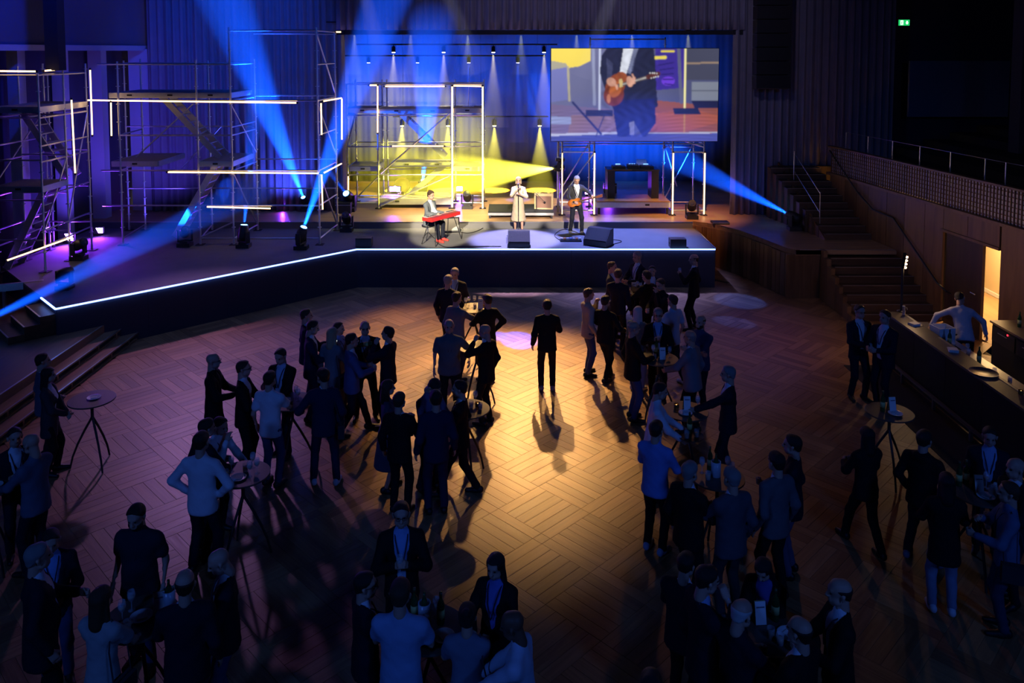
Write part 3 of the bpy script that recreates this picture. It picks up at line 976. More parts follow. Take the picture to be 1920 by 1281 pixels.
def picture(W=264, H_=148):
    y, x = np.mgrid[0:H_, 0:W]
    u, v = (x + .5) / W, (y + .5) / H_          # v down
    im = np.zeros((H_, W, 3))
    lin = lambda c: np.array([((k / 255 + .055) / 1.055) ** 2.4 if k > 10 else k / 255 / 12.92 for k in c])

    def poly(pts, c, soft=.004, a=1.0):
        p = np.array(pts, float)
        inside = np.zeros(u.shape, bool)
        for i in range(len(p)):
            (x0, y0), (x1, y1) = p[i], p[(i + 1) % len(p)]
            cond = ((y0 > v) != (y1 > v))
            inside ^= cond & (u < (x1 - x0) * (v - y0) / ((y1 - y0) if y1 != y0 else 1e-9) + x0)
        im[inside] = im[inside] * (1 - a) + lin(c) * a

    def ell(cx, cy, rx, ry, c, a=1.0, rot=0.0):
        dx, dy = (u - cx) * 1.78, v - cy
        e = ((dx * math.cos(rot) + dy * math.sin(rot)) / (rx * 1.78)) ** 2 + ((-dx * math.sin(rot) + dy * math.cos(rot)) / ry) ** 2
        k = (np.clip((1.08 - e) / .16, 0, 1) * a)[..., None]
        im[:] = im * (1 - k) + lin(c) * k

    def line(x0, y0, x1, y1, w, c, a=1.0):
        dx, dy = (x1 - x0) * 1.78, y1 - y0
        L2 = dx * dx + dy * dy
        t = np.clip(((u - x0) * 1.78 * dx + (v - y0) * dy) / L2, 0, 1)
        d = np.hypot((u - x0) * 1.78 - t * dx, (v - y0) - t * dy)
        k = (np.clip((w - d) / .004 + .5, 0, 1) * a)[..., None]
        im[:] = im * (1 - k) + lin(c) * k

    g0, g1 = lin((118, 120, 160)), lin((78, 82, 120))
    im[:] = g0 + (g1 - g0) * np.clip(u * 1.2, 0, 1)[..., None]
    poly([(0, 0), (.235, 0), (.235, .13), (.17, .19), (.1, .21), (0, .18)], (250, 222, 92))
    poly([(0, .6), (.4, .66), (.4, 1), (0, 1)], (128, 112, 150))
    poly([(.12, .72), (.42, .70), (.42, .93), (.1, .93)], (150, 118, 128))
    poly([(.58, .55), (1, .62), (1, .92), (.56, .92)], (150, 84, 52))
    poly([(.62, .70), (.86, .66), (1, .72), (1, .80), (.8, .9), (.6, .9)], (176, 92, 40))
    poly([(.62, 0), (.80, 0), (.80, .42), (.62, .45)], (62, 46, 150))
    poly([(.80, 0), (1, 0), (1, .34), (.80, .34)], (70, 72, 92))
    poly([(.80, .15), (1, .14), (1, .16), (.80, .17)], (150, 128, 110))
    poly([(.84, .36), (1, .36), (1, .56), (.84, .56)], (128, 134, 150))
    poly([(.84, .445), (1, .445), (1, .46), (.84, .46)], (95, 100, 118))
    poly([(.84, .56), (1, .56), (1, .64), (.86, .64)], (30, 32, 60))
    poly([(0, .92), (.40, .90), (.40, .925), (0, .945)], (205, 208, 235))
    poly([(.58, .905), (1, .90), (1, .915), (.58, .92)], (190, 190, 205))
    poly([(0, .945), (.40, .925), (1, .915), (1, 1), (0, 1)], (78, 84, 160))
    poly([(0, .14), (.09, .17), (.10, .2), (.10, .55), (.0, .58)], (122, 126, 190))
    poly([(0, .13), (.09, .16), (.09, .2), (0, .23)], (176, 170, 150))
    line(.10, .2, .11, .56, .012, (186, 178, 150))
    poly([(0, .73), (.12, .74), (.12, .82), (0, .82)], (158, 168, 214))
    line(.13, .58, .30, .92, .012, (42, 48, 100))
    line(.32, .72, .27, .95, .006, (50, 56, 110))
    line(.25, 0, .26, .6, .016, (150, 156, 190))
    line(.29, 0, .29, .72, .012, (206, 212, 240))
    poly([(.21, .66), (.37, .66), (.37, .73), (.21, .73)], (44, 48, 84))
    line(.76, 0, .78, .58, .018, (96, 98, 130))
    line(.80, 0, .80, .69, .010, (255, 246, 170))
    line(.80, .71, .80, .9, .009, (205, 150, 60), .7)
    poly([(.73, .64), (.88, .64), (.90, .71), (.74, .71)], (30, 34, 56))
    line(.66, .03, .73, .03, .012, (236, 214, 80))
    line(.62, .10, .68, .095, .018, (246, 224, 90))
    ell(.70, .35, .04, .05, (108, 62, 214))
    for k in range(5):
        line(.64 + .01 * k, .18 + .05 * k, .73, .15 + .06 * k, .006, (40, 30, 110))
    # the player: jacket, shirt, trousers
    poly([(.33, 0), (.61, 0), (.62, .12), (.63, .45), (.64, .62), (.58, .70), (.38, .68), (.33, .48), (.29, .26), (.30, .08)], (34, 38, 66))
    poly([(.38, .56), (.62, .54), (.63, .8), (.57, .95), (.55, .95), (.50, .80), (.48, .95), (.40, .95), (.375, .7)], (28, 34, 92))
    poly([(.47, .8), (.50, .78), (.50, .93), (.475, .93)], (150, 150, 190))
    poly([(.43, 0), (.49, 0), (.475, .12), (.45, .27), (.41, .26), (.42, .12)], (222, 226, 238))
    poly([(.49, 0), (.52, 0), (.49, .16), (.475, .28), (.455, .26)], (120, 126, 160))
    line(.50, .1, .485, .24, .006, (70, 76, 110))
    poly([(.33, .10), (.37, .16), (.36, .34), (.335, .36)], (62, 66, 100))
    # guitar
    ell(.385, .40, .055, .14, (138, 66, 34), rot=.5)
    ell(.375, .50, .06, .12, (120, 54, 30), rot=.3)
    ell(.42, .31, .035, .06, (150, 76, 40), rot=.7)
    ell(.385, .44, .035, .09, (190, 104, 50), .8, .4)
    line(.40, .40, .63, .28, .018, (92, 84, 84))
    line(.43, .385, .58, .305, .008, (176, 170, 165))
    line(.58, .305, .64, .27, .024, (92, 46, 40))
    for k in range(4):
        ell(.592 + .013 * k, .262 + .002 * k, .004, .008, (230, 228, 225))
        ell(.600 + .013 * k, .318 - .006 * k, .004, .008, (230, 228, 225))
    poly([(.405, .33), (.425, .325), (.43, .41), (.41, .42)], (205, 180, 120))
    ell(.36, .36, .03, .045, (206, 150, 128), rot=.6)
    for k in range(4):
        line(.365 + .008 * k, .36 + .012 * k, .395, .40 + .012 * k, .009, (214, 158, 134))
    ell(.47, .355, .02, .06, (206, 152, 130), rot=-.2)
    for k in range(4):
        line(.470, .33 + .02 * k, .50, .315 + .018 * k, .008, (214, 160, 138))
    line(.485, .28, .50, .33, .009, (214, 160, 138))
    ell(.345, .54, .012, .05, (196, 120, 80))
    # blue haze veils the lower part of the picture
    k = (np.clip((v - .45) / .55, 0, 1) * np.clip(1 - abs(u - .5) * 1.5, 0, 1) * .55)[..., None]
    im[:] = im * (1 - k) + lin((64, 88, 225)) * k
    # cloth folds, board grain and the softness of a live camera
    fold = np.where((u > .3) & (u < .64) & (v < .95), .18 * np.sin(u * 90 + 5 * np.sin(v * 14)) * np.sin(v * 22 + u * 12), 0)
    grain = np.where((v > .66) & ((u < .36) | (u > .62)), .16 * np.sin(v * 160 + 3 * np.sin(u * 9)) * np.cos(u * 17), 0)
    shade = .10 * np.sin(u * 6.1 + 1) * np.cos(v * 5.3)
    im *= (1 + fold + grain + shade)[..., None]
    out_ = im
    for _ in range(2):
        p_ = np.pad(out_, ((1, 1), (1, 1), (0, 0)), 'edge')
        out_ = (p_[:-2, 1:-1] + p_[2:, 1:-1] + p_[1:-1, :-2] + p_[1:-1, 2:] + 2 * out_) / 6
    return out_


im = picture()
Hh, Ww = im.shape[:2]
s0_, s1_ = gy(1033.5, 91, 25.3), gy(1344.5, 264.5, 25.3)
scr = thing('video_screen', 'big video screen showing a close-up of the guitarist playing', 'screen', ((s0_.x + s1_.x) / 2, 25.3, s1_.z))
W3, H3 = s1_.x - s0_.x, s0_.z - s1_.z
gx, gzv = np.meshgrid(np.linspace(-W3 / 2, W3 / 2, Ww + 1), np.linspace(H3, 0, Hh + 1))
vv = np.stack([gx.ravel(), np.full(gx.size, -.03), gzv.ravel()], 1)
idx = (np.arange(Hh)[:, None] * (Ww + 1) + np.arange(Ww)[None])
fq = np.stack([idx, idx + Ww + 1, idx + Ww + 2, idx + 1], -1).reshape(-1, 4)
sme = bpy.data.meshes.new('picture')
sme.from_pydata(vv.tolist(), [], fq.tolist())
ca2 = sme.color_attributes.new('picture', 'FLOAT_COLOR', 'CORNER')
cols = np.repeat(np.concatenate([im.reshape(-1, 3), np.ones((Hh * Ww, 1))], 1), 4, 0)
ca2.data.foreach_set('color', cols.ravel().astype(np.float32))
sm_, snt, sb = nodes_of('screen_picture')
at_ = snt.nodes.new('ShaderNodeVertexColor')
at_.layer_name = 'picture'
sb.inputs['Base Color'].default_value = (.02, .02, .02, 1)
snt.links.new(at_.outputs[0], sb.inputs['Emission Color'])
sb.inputs['Emission Strength'].default_value = .95
sme.materials.append(sm_)
so = bpy.data.objects.new('picture', sme)
COL.objects.link(so)
so.parent = scr
MB().box((0, .03, H3 / 2), (W3 + .04, .10, H3 + .04)).build('cabinet', M_BLACK, scr, world=False)
for k in range(4):
    MB().beam((-W3 / 2 + .5 + k * (W3 - 1) / 3, .12, .1), (-W3 / 2 + .5 + k * (W3 - 1) / 3, .12, H3 - .1), .05, .08, (0, 1, 0)).build('rear_rail', M_ALU, scr, world=False)

for x in (2.64, 5.16):
    for z in (.7, 2.6):
        MB().beam((x - scr.location.x, .08, z), (x - scr.location.x, YG - 25.3 + .03, z), .05, .06).build('mount_arm', M_ALU, scr, world=False)

# ================================================================== LAMPS


HAZE, OWN = {}, {}


def haze_cone(lamp, src, to, deg, length, what, density=.06, r0=.07):
    """The drift of theatrical haze that a beam crosses: a cone of scattering volume from the lens outwards."""
    key = 'stage_haze_%03d' % round(density * 1000)
    if key not in HAZE:
        hm, hnt, hb_ = nodes_of(key)
        hnt.nodes.remove(hb_)
        v_ = hnt.nodes.new('ShaderNodeVolumeScatter')
        v_.inputs['Color'].default_value = (1, 1, 1, 1)
        v_.inputs['Density'].default_value = density
        hnt.links.new(v_.outputs[0], hnt.nodes['Material Output'].inputs['Volume'])
        hm.cycles.volume_sampling = 'EQUIANGULAR'
        HAZE[key] = hm
    src, to = Vector(src), Vector(to)
    d = (to - src).normalized()
    k = math.tan(R(deg / 2 + .4))
    rot = d.to_track_quat('Z', 'Y').to_matrix()
    o = MB().lathe([(r0, 0), (r0 + k * length, length)], 28, src, rot).build('haze', HAZE[key])
    OWN[lamp.name] = o.name
    return tag(o, 'haze drifting through ' + what, kind='stuff')


def moving_head(loc, aim, label, lens=None, s=1.0, beam=None, hang=False, rz=0.0, group='moving head spotlights'):
    """Moving-head spotlight: base, U-shaped yoke, barrel head with lens pointing at aim. beam = (watts, colour, degrees, blend)."""
    loc, aim = Vector(loc), Vector(aim)
    t = thing('moving_head_light', label, 'spotlight', loc, group=group)
    sg = -1 if hang else 1
    b = MB().box((0, 0, .055 * s * sg), (.36 * s, .30 * s, .11 * s), rz)
    b.box((0, 0, .13 * s * sg), (.22 * s, .22 * s, .05 * s), rz)
    b.build('base', M_BLACK, t, world=False)
    pv_ = Vector((0, 0, .40 * s * sg))
    d = (aim - (loc + pv_)).normalized()
    hd = Vector((d.x, d.y, 0))
    hd = hd.normalized() if hd.length > 1e-4 else Vector((0, 1, 0))
    sd = Vector((hd.y, -hd.x, 0))
    y_ = MB()
    for k in (-1, 1):
        y_.beam(sd * .185 * s * k + Vector((0, 0, .16 * s * sg)), sd * .185 * s * k + Vector((0, 0, .47 * s * sg)), .045 * s, .13 * s, hd)
    y_.beam(sd * -.2 * s + Vector((0, 0, .17 * s * sg)), sd * .2 * s + Vector((0, 0, .17 * s * sg)), .13 * s, .05 * s)
    y_.build('yoke', M_BLACK, t, world=False)
    rot = d.to_track_quat('Z', 'Y').to_matrix()
    MB().lathe([(.04 * s, -.20 * s), (.11 * s, -.19 * s), (.14 * s, -.10 * s), (.145 * s, .08 * s), (.12 * s, .18 * s), (.115 * s, .235 * s), (.095 * s, .235 * s)], 18, pv_, rot).build('head', M_BLACK, t, True, world=False)
    MB().lathe([(.001, .225 * s), (.092 * s, .225 * s), (.088 * s, .243 * s), (.001, .252 * s)], 18, pv_, rot).build('lens', lens or mat('dark_lens', (.05, .05, .08), .05), t, True, world=False)
    if beam:
        w, c, dg, bl, ln, hd_ = beam
        lp_ = spot('beam_lamp', loc + pv_ + d * (.27 * s), aim, w, c, dg, bl, .04)
        haze_cone(lp_, loc + pv_ + d * (.265 * s), aim, dg, ln, 'the beam of the ' + label, hd_, .085 * s)
    return t


def at_floor(px, py, z):
    p = gz(px, py, z)
    return (p.x, p.y, z)


moving_head(at_floor(565, 467, ZS), gy(738, -40, 21.5), 'moving head with the brightest blue beam, near the end of the long scaffold', M_LENSB, beam=(80000, BLUE, 12.5, .5, 8.5, .05))
moving_head(at_floor(457, 464, ZS), gy(478, 210, 22.6), 'moving head on the black stage sending a blue beam straight up under the scaffold', M_LENSB, beam=(32000, BLUE, 10, .6, 3.8, .06))
moving_head(at_floor(347, 462, ZS), (-8, 20, 3), 'unlit moving head standing at the foot of the long scaffold')
moving_head(at_floor(572, 396, ZW), gy(395, -60, 22.0), 'moving head behind the scaffold whose blue beam rises towards the balcony', M_LENSB, .8, beam=(95000, BLUE, 14.5, .6, 8.5, .05))
moving_head(at_floor(650, 434, ZS), (-5, 22, 3.4), 'unlit moving head at the step of the wooden stage beside the scaffold foot')
moving_head(at_floor(655, 396, ZW), gy(600, 300, 24.5), 'moving head on the wooden stage with a short blue beam, beside the centre scaffold', M_LENSB, 1.15, beam=(8000, BLUE, 8, .4, 2.0, .05))
moving_head(at_floor(876, 391, ZW), (-1.6, 24.5, 3.5), 'unlit moving head inside the tall bay of the centre scaffold')
moving_head(at_floor(793, 360, ZW), gy(799, 240, 26.78), 'moving head behind the centre scaffold with a blue beam rising through it', M_LENSB, .85, beam=(130000, BLUE, 9.5, .5, 9.5, .15))
moving_head(at_floor(1297, 410, ZW), (5.5, 24, 2.5), 'unlit moving head between the last two light tubes under the screen')
moving_head(at_floor(1489, 432, ZW), gy(1255, 290, 27.5), 'moving head at the foot of the upper staircase with a wide blue beam', M_LENSB, beam=(36000, BLUE, 13, .45, 6.0, .05))
moving_head((-10.35, 18.3, ZS), gy(292, 428, 22.0), 'moving head on the stage wing beside the steps with a narrow blue beam', M_LENSB, .9, beam=(6000, BLUE, 7, .4, 3.6, .06))
moving_head((-11.25, 15.75, .5), gy(400, 392, 21.0), 'moving head on the side platform, its blue beam sweeping the stage wing', M_LENSB, .9, beam=(34000, BLUE, 7.5, .35, 8, .09))
moving_head(at_floor(148, 487, ZS), (-9, 20, 2.6), 'unlit moving head beside the scaffold tower on the stage wing')
moving_head((1.56, 25.95, gy(1057, 320, 25.9).z + .40), gy(870, 328, 27.0), 'moving head hung in the screen scaffold throwing a wide yellow beam', M_LENSY, .8, hang=True, beam=(30000, YEL, 28, .4, 6.5, .06))
clamp = thing('lamp_bracket', 'steel bracket bar holding the yellow moving head in the screen scaffold', 'bracket', (1.56, 25.95, 2.98))
MB().tube([(1.50, 26.12, gy(1057, 320, 25.9).z + .42), (1.61, 25.68, gy(1057, 320, 25.9).z + .42)], .024).build('bar', M_ALU, clamp)


def flood(loc, label, w=.34, h=.15, face=(0, -1, .15), power=60, panels=1):
    """LED flood: housing, glowing panel(s), bracket."""
    loc = Vector(loc)
    t = thing('floor_flood_light', label, 'flood light', loc, group='violet flood lights')
    d = Vector(face).normalized()
    rot = Matrix((d.cross(Vector((0, 0, 1))).normalized() * -1, -d, (-d).cross(d.cross(Vector((0, 0, 1))).normalized() * -1) * -1)).transposed()
    c = Vector((0, 0, h / 2 + .08))
    MB().box(c, (w * panels + .04, .10, h + .04), rot=rot).build('housing', M_BLACK, t, world=False)
    for k in range(panels):
        MB().box(c + rot @ Vector(((k - (panels - 1) / 2) * (w + .01), -.055, 0)), (w - .02, .012, h)).build('panel', M_VIOLET, t, world=False)
    MB().box((0, .02, .03), (w * .7, .12, .06)).build('foot', M_BLACK, t, world=False)
    l = bpy.data.lights.new('flood_lamp', 'SPOT')
    l.energy, l.color, l.spot_size, l.spot_blend, l.shadow_soft_size = power, VIO, R(150), 1, .12
    o = bpy.data.objects.new('flood_lamp', l)
    COL.objects.link(o)
    o.location = loc + c + d * .14
    o.rotation_euler = d.to_track_quat('-Z', 'Y').to_euler()
    return t


def ff(px, py, Y):
    p = gy(px, py, Y)
    return p


flood(at_floor(184, 442, ZS), 'violet flood light with tilted panel on the stage wing behind the tower', .30, .15, (.5, -1, .25), 420)
flood(at_floor(296, 392, ZS), 'small violet flood light at the back near the scaffold stairs', .14, .14, (.2, -1, .15), 150)
flood(at_floor(400, 391, ZW), 'twin-panel violet flood light behind the long scaffold', .20, .19, (0, -1, .12), 380, 2)
flood(at_floor(537, 394, ZW), 'violet flood light in front of the grey drape', .36, .15, (0, -1, .1), 320)
flood(at_floor(741, 363, ZW + .33), 'violet flood light on the low deck of the centre scaffold', .38, .16, (0, -1, .12), 240)
flood(at_floor(861, 362, ZW), 'violet flood light behind the two tall tubes of the centre scaffold', .26, .16, (0, -1, .12), 200)
flood(at_floor(1104, 368, ZW), 'violet flood light behind the guitarist', .30, .16, (0, -1, .12), 160)
flood(at_floor(1139, 368, ZW), 'small violet flood light beside the desk leg', .14, .15, (0, -1, .12), 90)
flood((-12.7, 22.7, ZS), 'violet flood light hidden low behind the scaffold tower', .34, .2, (.4, -1, .2), 500)
# violet uplight on the columns and drapes
spot('uplight_lamp', (-10.6, 24.1, 1.4), (-12.0, 25.6, 4.6), 420, (.10, .06, 1), 120, 1, .1)
spot('uplight_lamp', (-12.2, 23.0, 1.4), (-13.3, 23.6, 5.0), 380, (.12, .06, 1), 130, 1, .1)
spot('uplight_lamp', (-7.2, 25.5, 1.5), (-7.8, 26.3, 5), 500, (.05, .08, 1), 120, 1, .1)

# ---- hung lamps: bars across the stage with small cans


def can(loc, label, lens, s=1.0, beam=None, group='small stage cans on the bars', tilt=(0, -.12, -1)):
    loc = Vector(loc)
    t = thing('stage_can_light', label, 'spotlight', loc, group=group)
    d = Vector(tilt).normalized()
    rot = d.to_track_quat('Z', 'Y').to_matrix()
    MB().lathe([(.03 * s, -.20 * s), (.075 * s, -.17 * s), (.085 * s, .06 * s), (.10 * s, .085 * s), (.085 * s, .085 * s)], 14, (0, 0, 0), rot).build('body', M_BLACK, t, True, world=False)
    MB().lathe([(.001, .07 * s), (.08 * s, .07 * s), (.07 * s, .098 * s), (.001, .106 * s)], 14, (0, 0, 0), rot).build('lens', lens, t, True, world=False)
    MB().tube([(-.1 * s, 0, 0), (-.1 * s, .02, .22 * s), (.1 * s, .02, .22 * s), (.1 * s, 0, 0)], .010, 6).build('bracket', M_BLACK, t, world=False)
    MB().tube([(0, .02, .20 * s), (0, .03, .30 * s)], .016, 6).build('clamp', M_BLACK, t, world=False)
    if beam:
        w, c, dg, bl, ln, hd_ = beam
        lp_ = spot('can_lamp', loc + d * .13, loc + d * 3, w, c, dg, bl, .04)
        haze_cone(lp_, loc + d * .12, loc + d * 3, dg, ln, 'the beam of the ' + label, hd_, .07 * s)
    return t


def bar(x0, x1, y, z, label):
    t = thing('lighting_bar', label, 'lighting bar', (0, y, z))
    MB().tube([(x0, y, z), (x1, y, z)], .025, 8).build('pipe', M_MATTE, t)
    k = x0 + .4
    while k < x1:
        MB().tube([(k, y, z), (k, y, 10.2)], .006, 5).build('drop_wire', M_MATTE, t)
        k += 3.0
    return t


ORD = ('first', 'second', 'third', 'fourth', 'fifth', 'sixth', 'seventh')
bar(-6, 7, 26.15, 7.52, 'black lighting bar hidden just behind the valance hem')
for k, x in enumerate((665, 770, 877, 977, 1081, 1185, 1290)):
    p = gy(x, 57.5, 26.12)
    can((p.x, 26.12, 7.24), '%s can lamp from the scaffold end along the valance hem' % ORD[k], M_LENSY, .9, (500 if k > 1 else 400, (.75, .8, .25), 26, .6, 1.3, .05), 'cans along the valance hem')
bar(-5.5, 1.6, 28.52, 6.82, 'black lighting bar across the stage with warm lamps')
for k, x in enumerate((738, 832, 925, 1020)):
    p = gy(x, 100, 28.5)
    can((p.x, 28.5, p.z + .1), '%s warm lamp from the scaffold side in the upper row over the stage' % ORD[k], M_LENSW, .8, (1700, (1, .85, .45), 22, .5, 2.6, .05), 'warm lamps of the upper row')
bar(-6, 1.2, 28.92, 6.42, 'black lighting bar just below the warm lamps, with violet dots of light')
for k, x in enumerate((691, 783, 879, 971)):
    p = gy(x, 117, 28.9)
    can((p.x, 28.9, p.z + .05), '%s small violet-blue lamp from the scaffold side over the stage' % ORD[k], M_LENSV, .75, (3500, (.03, .10, 1), 12, .5, 2.8, .05), 'small violet lamps over the stage')
bar(-4.6, 1.4, 31.02, 4.06, 'black lighting bar low in front of the backdrop with yellow lamps')
for k, x in enumerate((754, 840, 927, 1012)):
    p = gy(x, 235, 31)
    can((p.x, 31, p.z + .06), '%s yellow lamp from the scaffold side in the low row before the backdrop' % ORD[k], M_LENSY, .95, (4200, (1, .85, .08), 28, .25, 2.5, .045), 'yellow lamps of the low row', (0, -.28, -1))
# broad blue wash of the backdrop from bars above, in place of a haze glow
for x, tx, w in ((-5.6, -5.0, 17000), (-2.4, -2.6, 12000), (0.6, 0.2, 6500), (3.6, 4.4, 6000)):
    spot('blue_wash_lamp', (x, 27.2, 9.6), (tx, 32.2, 5.6), w, (.005, .085, 1), 46, 1, .2)
spot('blue_wash_lamp', (3.6, 27.6, 3.0), (4.2, 32, 4.4), 14000, BLUE, 90, 1, .2)
# yellow light caught low on the backdrop, and blue light high on the side drapes
spot('yellow_wash_lamp', (1.3, 27.6, 3.0), (-3.6, 32.2, 2.6), 14000, (.9, .8, .04), 56, 1, .2)
spot('blue_wash_lamp', (-8.0, 21.0, 9.5), (-9.0, 26.3, 7.5), 1100, (.01, .08, 1), 80, 1, .2)
spot('blue_wash_lamp', (-9.5, 18.0, 9.5), (-13.5, 22.0, 7.6), 900, (.01, .04, 1), 90, 1, .2)
# faint white beams from the ceiling
for px, tx in ((690, 705), (848, 872), (1140, 1120)):
    a, b = gy(px - (tx - px) * 4, -220, 24.6), gy(tx, 70, 24.9)
    lp_ = spot('ceiling_beam_lamp', a, b, 6000, (.7, .7, 1), 7, .6, .05)
    haze_cone(lp_, a, b, 7, 6.2, 'a faint white ceiling beam, %s from the scaffold side' % ('first' if px < 700 else 'second' if px < 900 else 'third'), .04)

# ---- loudspeaker array beside the proscenium
la = thing('line_array_speaker', 'hanging column of black loudspeaker cabinets in front of the dark drape', 'loudspeaker', (gy(1447, 100, 25.0).x, 25.0, 5.4))
for k in range(7):
    MB().box((0, .03 * k * .3, .22 + k * .43), (1.05, .45, .40), rot=Matrix.Rotation(R(-6 + k), 3, 'X')).build('cabinet', M_MATTE, la, world=False)
MB().tube([(-.3, .1, 3.0), (-.3, .1, 4.9)], .012, 6).build('chain', M_BLACK, la, world=False)
MB().tube([(.3, .1, 3.0), (.3, .1, 4.9)], .012, 6).build('chain', M_BLACK, la, world=False)


# ================================================================== PEOPLE
# A figure is polygonised from smooth-blended tapered limbs (surface nets), so that body and clothes are continuous skins.


def surface_nets(Fd, org, h):
    nx, ny, nz = Fd.shape
    ins = Fd < 0
    c = ins.astype(np.uint8)
    s = np.zeros((nx - 1, ny - 1, nz - 1), np.uint8)
    for i in (0, 1):
        for j in (0, 1):
            for k in (0, 1):
                s += c[i:nx - 1 + i, j:ny - 1 + j, k:nz - 1 + k]
    act = np.argwhere((s > 0) & (s < 8))
    if len(act) == 0:
        return np.zeros((0, 3)), np.zeros((0, 4), int)
    ids = -np.ones(s.shape, np.int64)
    ids[act[:, 0], act[:, 1], act[:, 2]] = np.arange(len(act))
    cor = np.array([(i, j, k) for i in (0, 1) for j in (0, 1) for k in (0, 1)])
    vals = Fd[act[:, 0:1] + cor[:, 0], act[:, 1:2] + cor[:, 1], act[:, 2:3] + cor[:, 2]]
    acc, cnt = np.zeros((len(act), 3)), np.zeros(len(act))
    for a in range(8):
        for b in range(a + 1, 8):
            if np.abs(cor[a] - cor[b]).sum() == 1:
                va, vb = vals[:, a], vals[:, b]
                m = (va < 0) != (vb < 0)
                t = np.where(m, va / np.where(m, va - vb, 1), 0)
                acc[m] += (cor[a] + (cor[b] - cor[a]) * t[:, None])[m]
                cnt[m] += 1
    V_ = (act + acc / cnt[:, None]) * h + org
    Q = []
    for ax in range(3):
        sl0, sl1 = [slice(1, -1)] * 3, [slice(1, -1)] * 3
        sl0[ax], sl1[ax] = slice(0, -1), slice(1, None)
        a_, b_ = ins[tuple(sl0)], ins[tuple(sl1)]
        e = np.argwhere(a_ != b_)
        if len(e) == 0:
            continue
        fl = a_[e[:, 0], e[:, 1], e[:, 2]]
        p = e.copy()
        o1, o2 = (ax + 1) % 3, (ax + 2) % 3
        p[:, o1] += 1
        p[:, o2] += 1
        def cid(d1, d2):
            r = p.copy()
            r[:, o1] -= d1
            r[:, o2] -= d2
            return ids[r[:, 0], r[:, 1], r[:, 2]]
        q_ = np.stack([cid(1, 1), cid(0, 1), cid(0, 0), cid(1, 0)], 1)
        q_[~fl] = q_[~fl][:, ::-1]
        Q.append(q_)
    return V_, np.concatenate(Q)


def field(prims, h, pad=.03, k=.035, cut=None, wrinkle=0.0, seed=0, lo=None, hi=None):
    """Smooth union of tapered capsules (a, b, ra, rb, flat_y) sampled on a grid; cut(X, Y, Z) is subtracted."""
    A = np.array([p[0] for p in prims])
    B = np.array([p[1] for p in prims])
    rr = np.array([max(p[2], p[3]) for p in prims])
    mn = np.minimum(A, B).min(0) - rr.max() - pad
    mx = np.maximum(A, B).max(0) + rr.max() + pad
    mn = np.minimum(A - rr[:, None], B - rr[:, None]).min(0) - pad
    mx = np.maximum(A + rr[:, None], B + rr[:, None]).max(0) + pad
    n = np.ceil((mx - mn) / h).astype(int) + 2
    Fd = np.full(n, .5)
    ax = [mn[i] + h * np.arange(n[i]) for i in range(3)]
    for a, b, ra, rb, fy in prims:
        a, b = np.array(a, float), np.array(b, float)
        r = max(ra, rb) + k + h * 2
        lo_ = np.maximum(((np.minimum(a, b) - r - mn) / h).astype(int), 0)
        hi_ = np.minimum(((np.maximum(a, b) + r - mn) / h).astype(int) + 2, n)
        X = ax[0][lo_[0]:hi_[0]][:, None, None] - a[0]
        Y = ax[1][lo_[1]:hi_[1]][None, :, None] - a[1]
        Z = ax[2][lo_[2]:hi_[2]][None, None, :] - a[2]
        d = b - a
        if fy != 1:
            Y = Y / fy
            d = d * np.array((1, 1 / fy, 1))
        L2 = max(d @ d, 1e-12)
        t = np.clip((X * d[0] + Y * d[1] + Z * d[2]) / L2, 0, 1)
        D = np.sqrt((X - t * d[0]) ** 2 + (Y - t * d[1]) ** 2 + (Z - t * d[2]) ** 2) - (ra + (rb - ra) * t)
        if fy != 1:
            D = D * (.5 + .5 * fy)
        w = (slice(lo_[0], hi_[0]), slice(lo_[1], hi_[1]), slice(lo_[2], hi_[2]))
        f = Fd[w]
        hh = np.maximum(k - np.abs(f - D), 0) / k
        Fd[w] = np.minimum(f, D) - hh * hh * k * .25
    if wrinkle or cut:
        X, Y, Z = ax[0][:, None, None], ax[1][None, :, None], ax[2][None, None, :]
        if wrinkle:
            ph = seed * 1.7
            Fd = Fd + wrinkle * (np.sin(34 * X + 9 * Z + ph) * np.sin(41 * Z + 12 * Y + 2 * ph) + .6 * np.sin(23 * Z - 30 * Y + ph) * np.sin(19 * X + 1.3 * ph))
        if cut:
            Fd = np.maximum(Fd, -cut(X, Y, Z))
    Fd[0], Fd[-1], Fd[:, 0], Fd[:, -1], Fd[:, :, 0], Fd[:, :, -1] = .5, .5, .5, .5, .5, .5
    return surface_nets(Fd, mn, h)


def np_mesh(name, parts, mats, smooth=True):
    """One mesh from [(verts, quads, material index)]."""
    vs, fs, mi, n = [], [], [], 0
    for v, f, m in parts:
        vs.append(np.asarray(v, np.float32))
        fs.append(np.asarray(f) + n)
        mi.append(np.full(len(f), m))
        n += len(v)
    vs, fs, mi = np.concatenate(vs), np.concatenate(fs), np.concatenate(mi)
    me = bpy.data.meshes.new(name)
    me.vertices.add(len(vs))
    me.vertices.foreach_set('co', vs.ravel())
    me.loops.add(len(fs) * 4)
    me.loops.foreach_set('vertex_index', fs.ravel().astype(np.int32))
    me.polygons.add(len(fs))
    me.polygons.foreach_set('loop_start', np.arange(0, len(fs) * 4, 4, dtype=np.int32))
    me.polygons.foreach_set('loop_total', np.full(len(fs), 4, np.int32))
    me.polygons.foreach_set('material_index', mi.astype(np.int32))
    me.update(calc_edges=True)
    me.validate()
    if smooth:
        me.shade_smooth()
    for m in mats:
        me.materials.append(m)
    return me


# ---- shared head, hair, hand and shoe shapes
def e_(c, r):      # ellipsoid written as a very short capsule with y flattening
    return ((c[0], c[1], c[2] - 1e-4), (c[0], c[1], c[2] + 1e-4), r, r, 1)


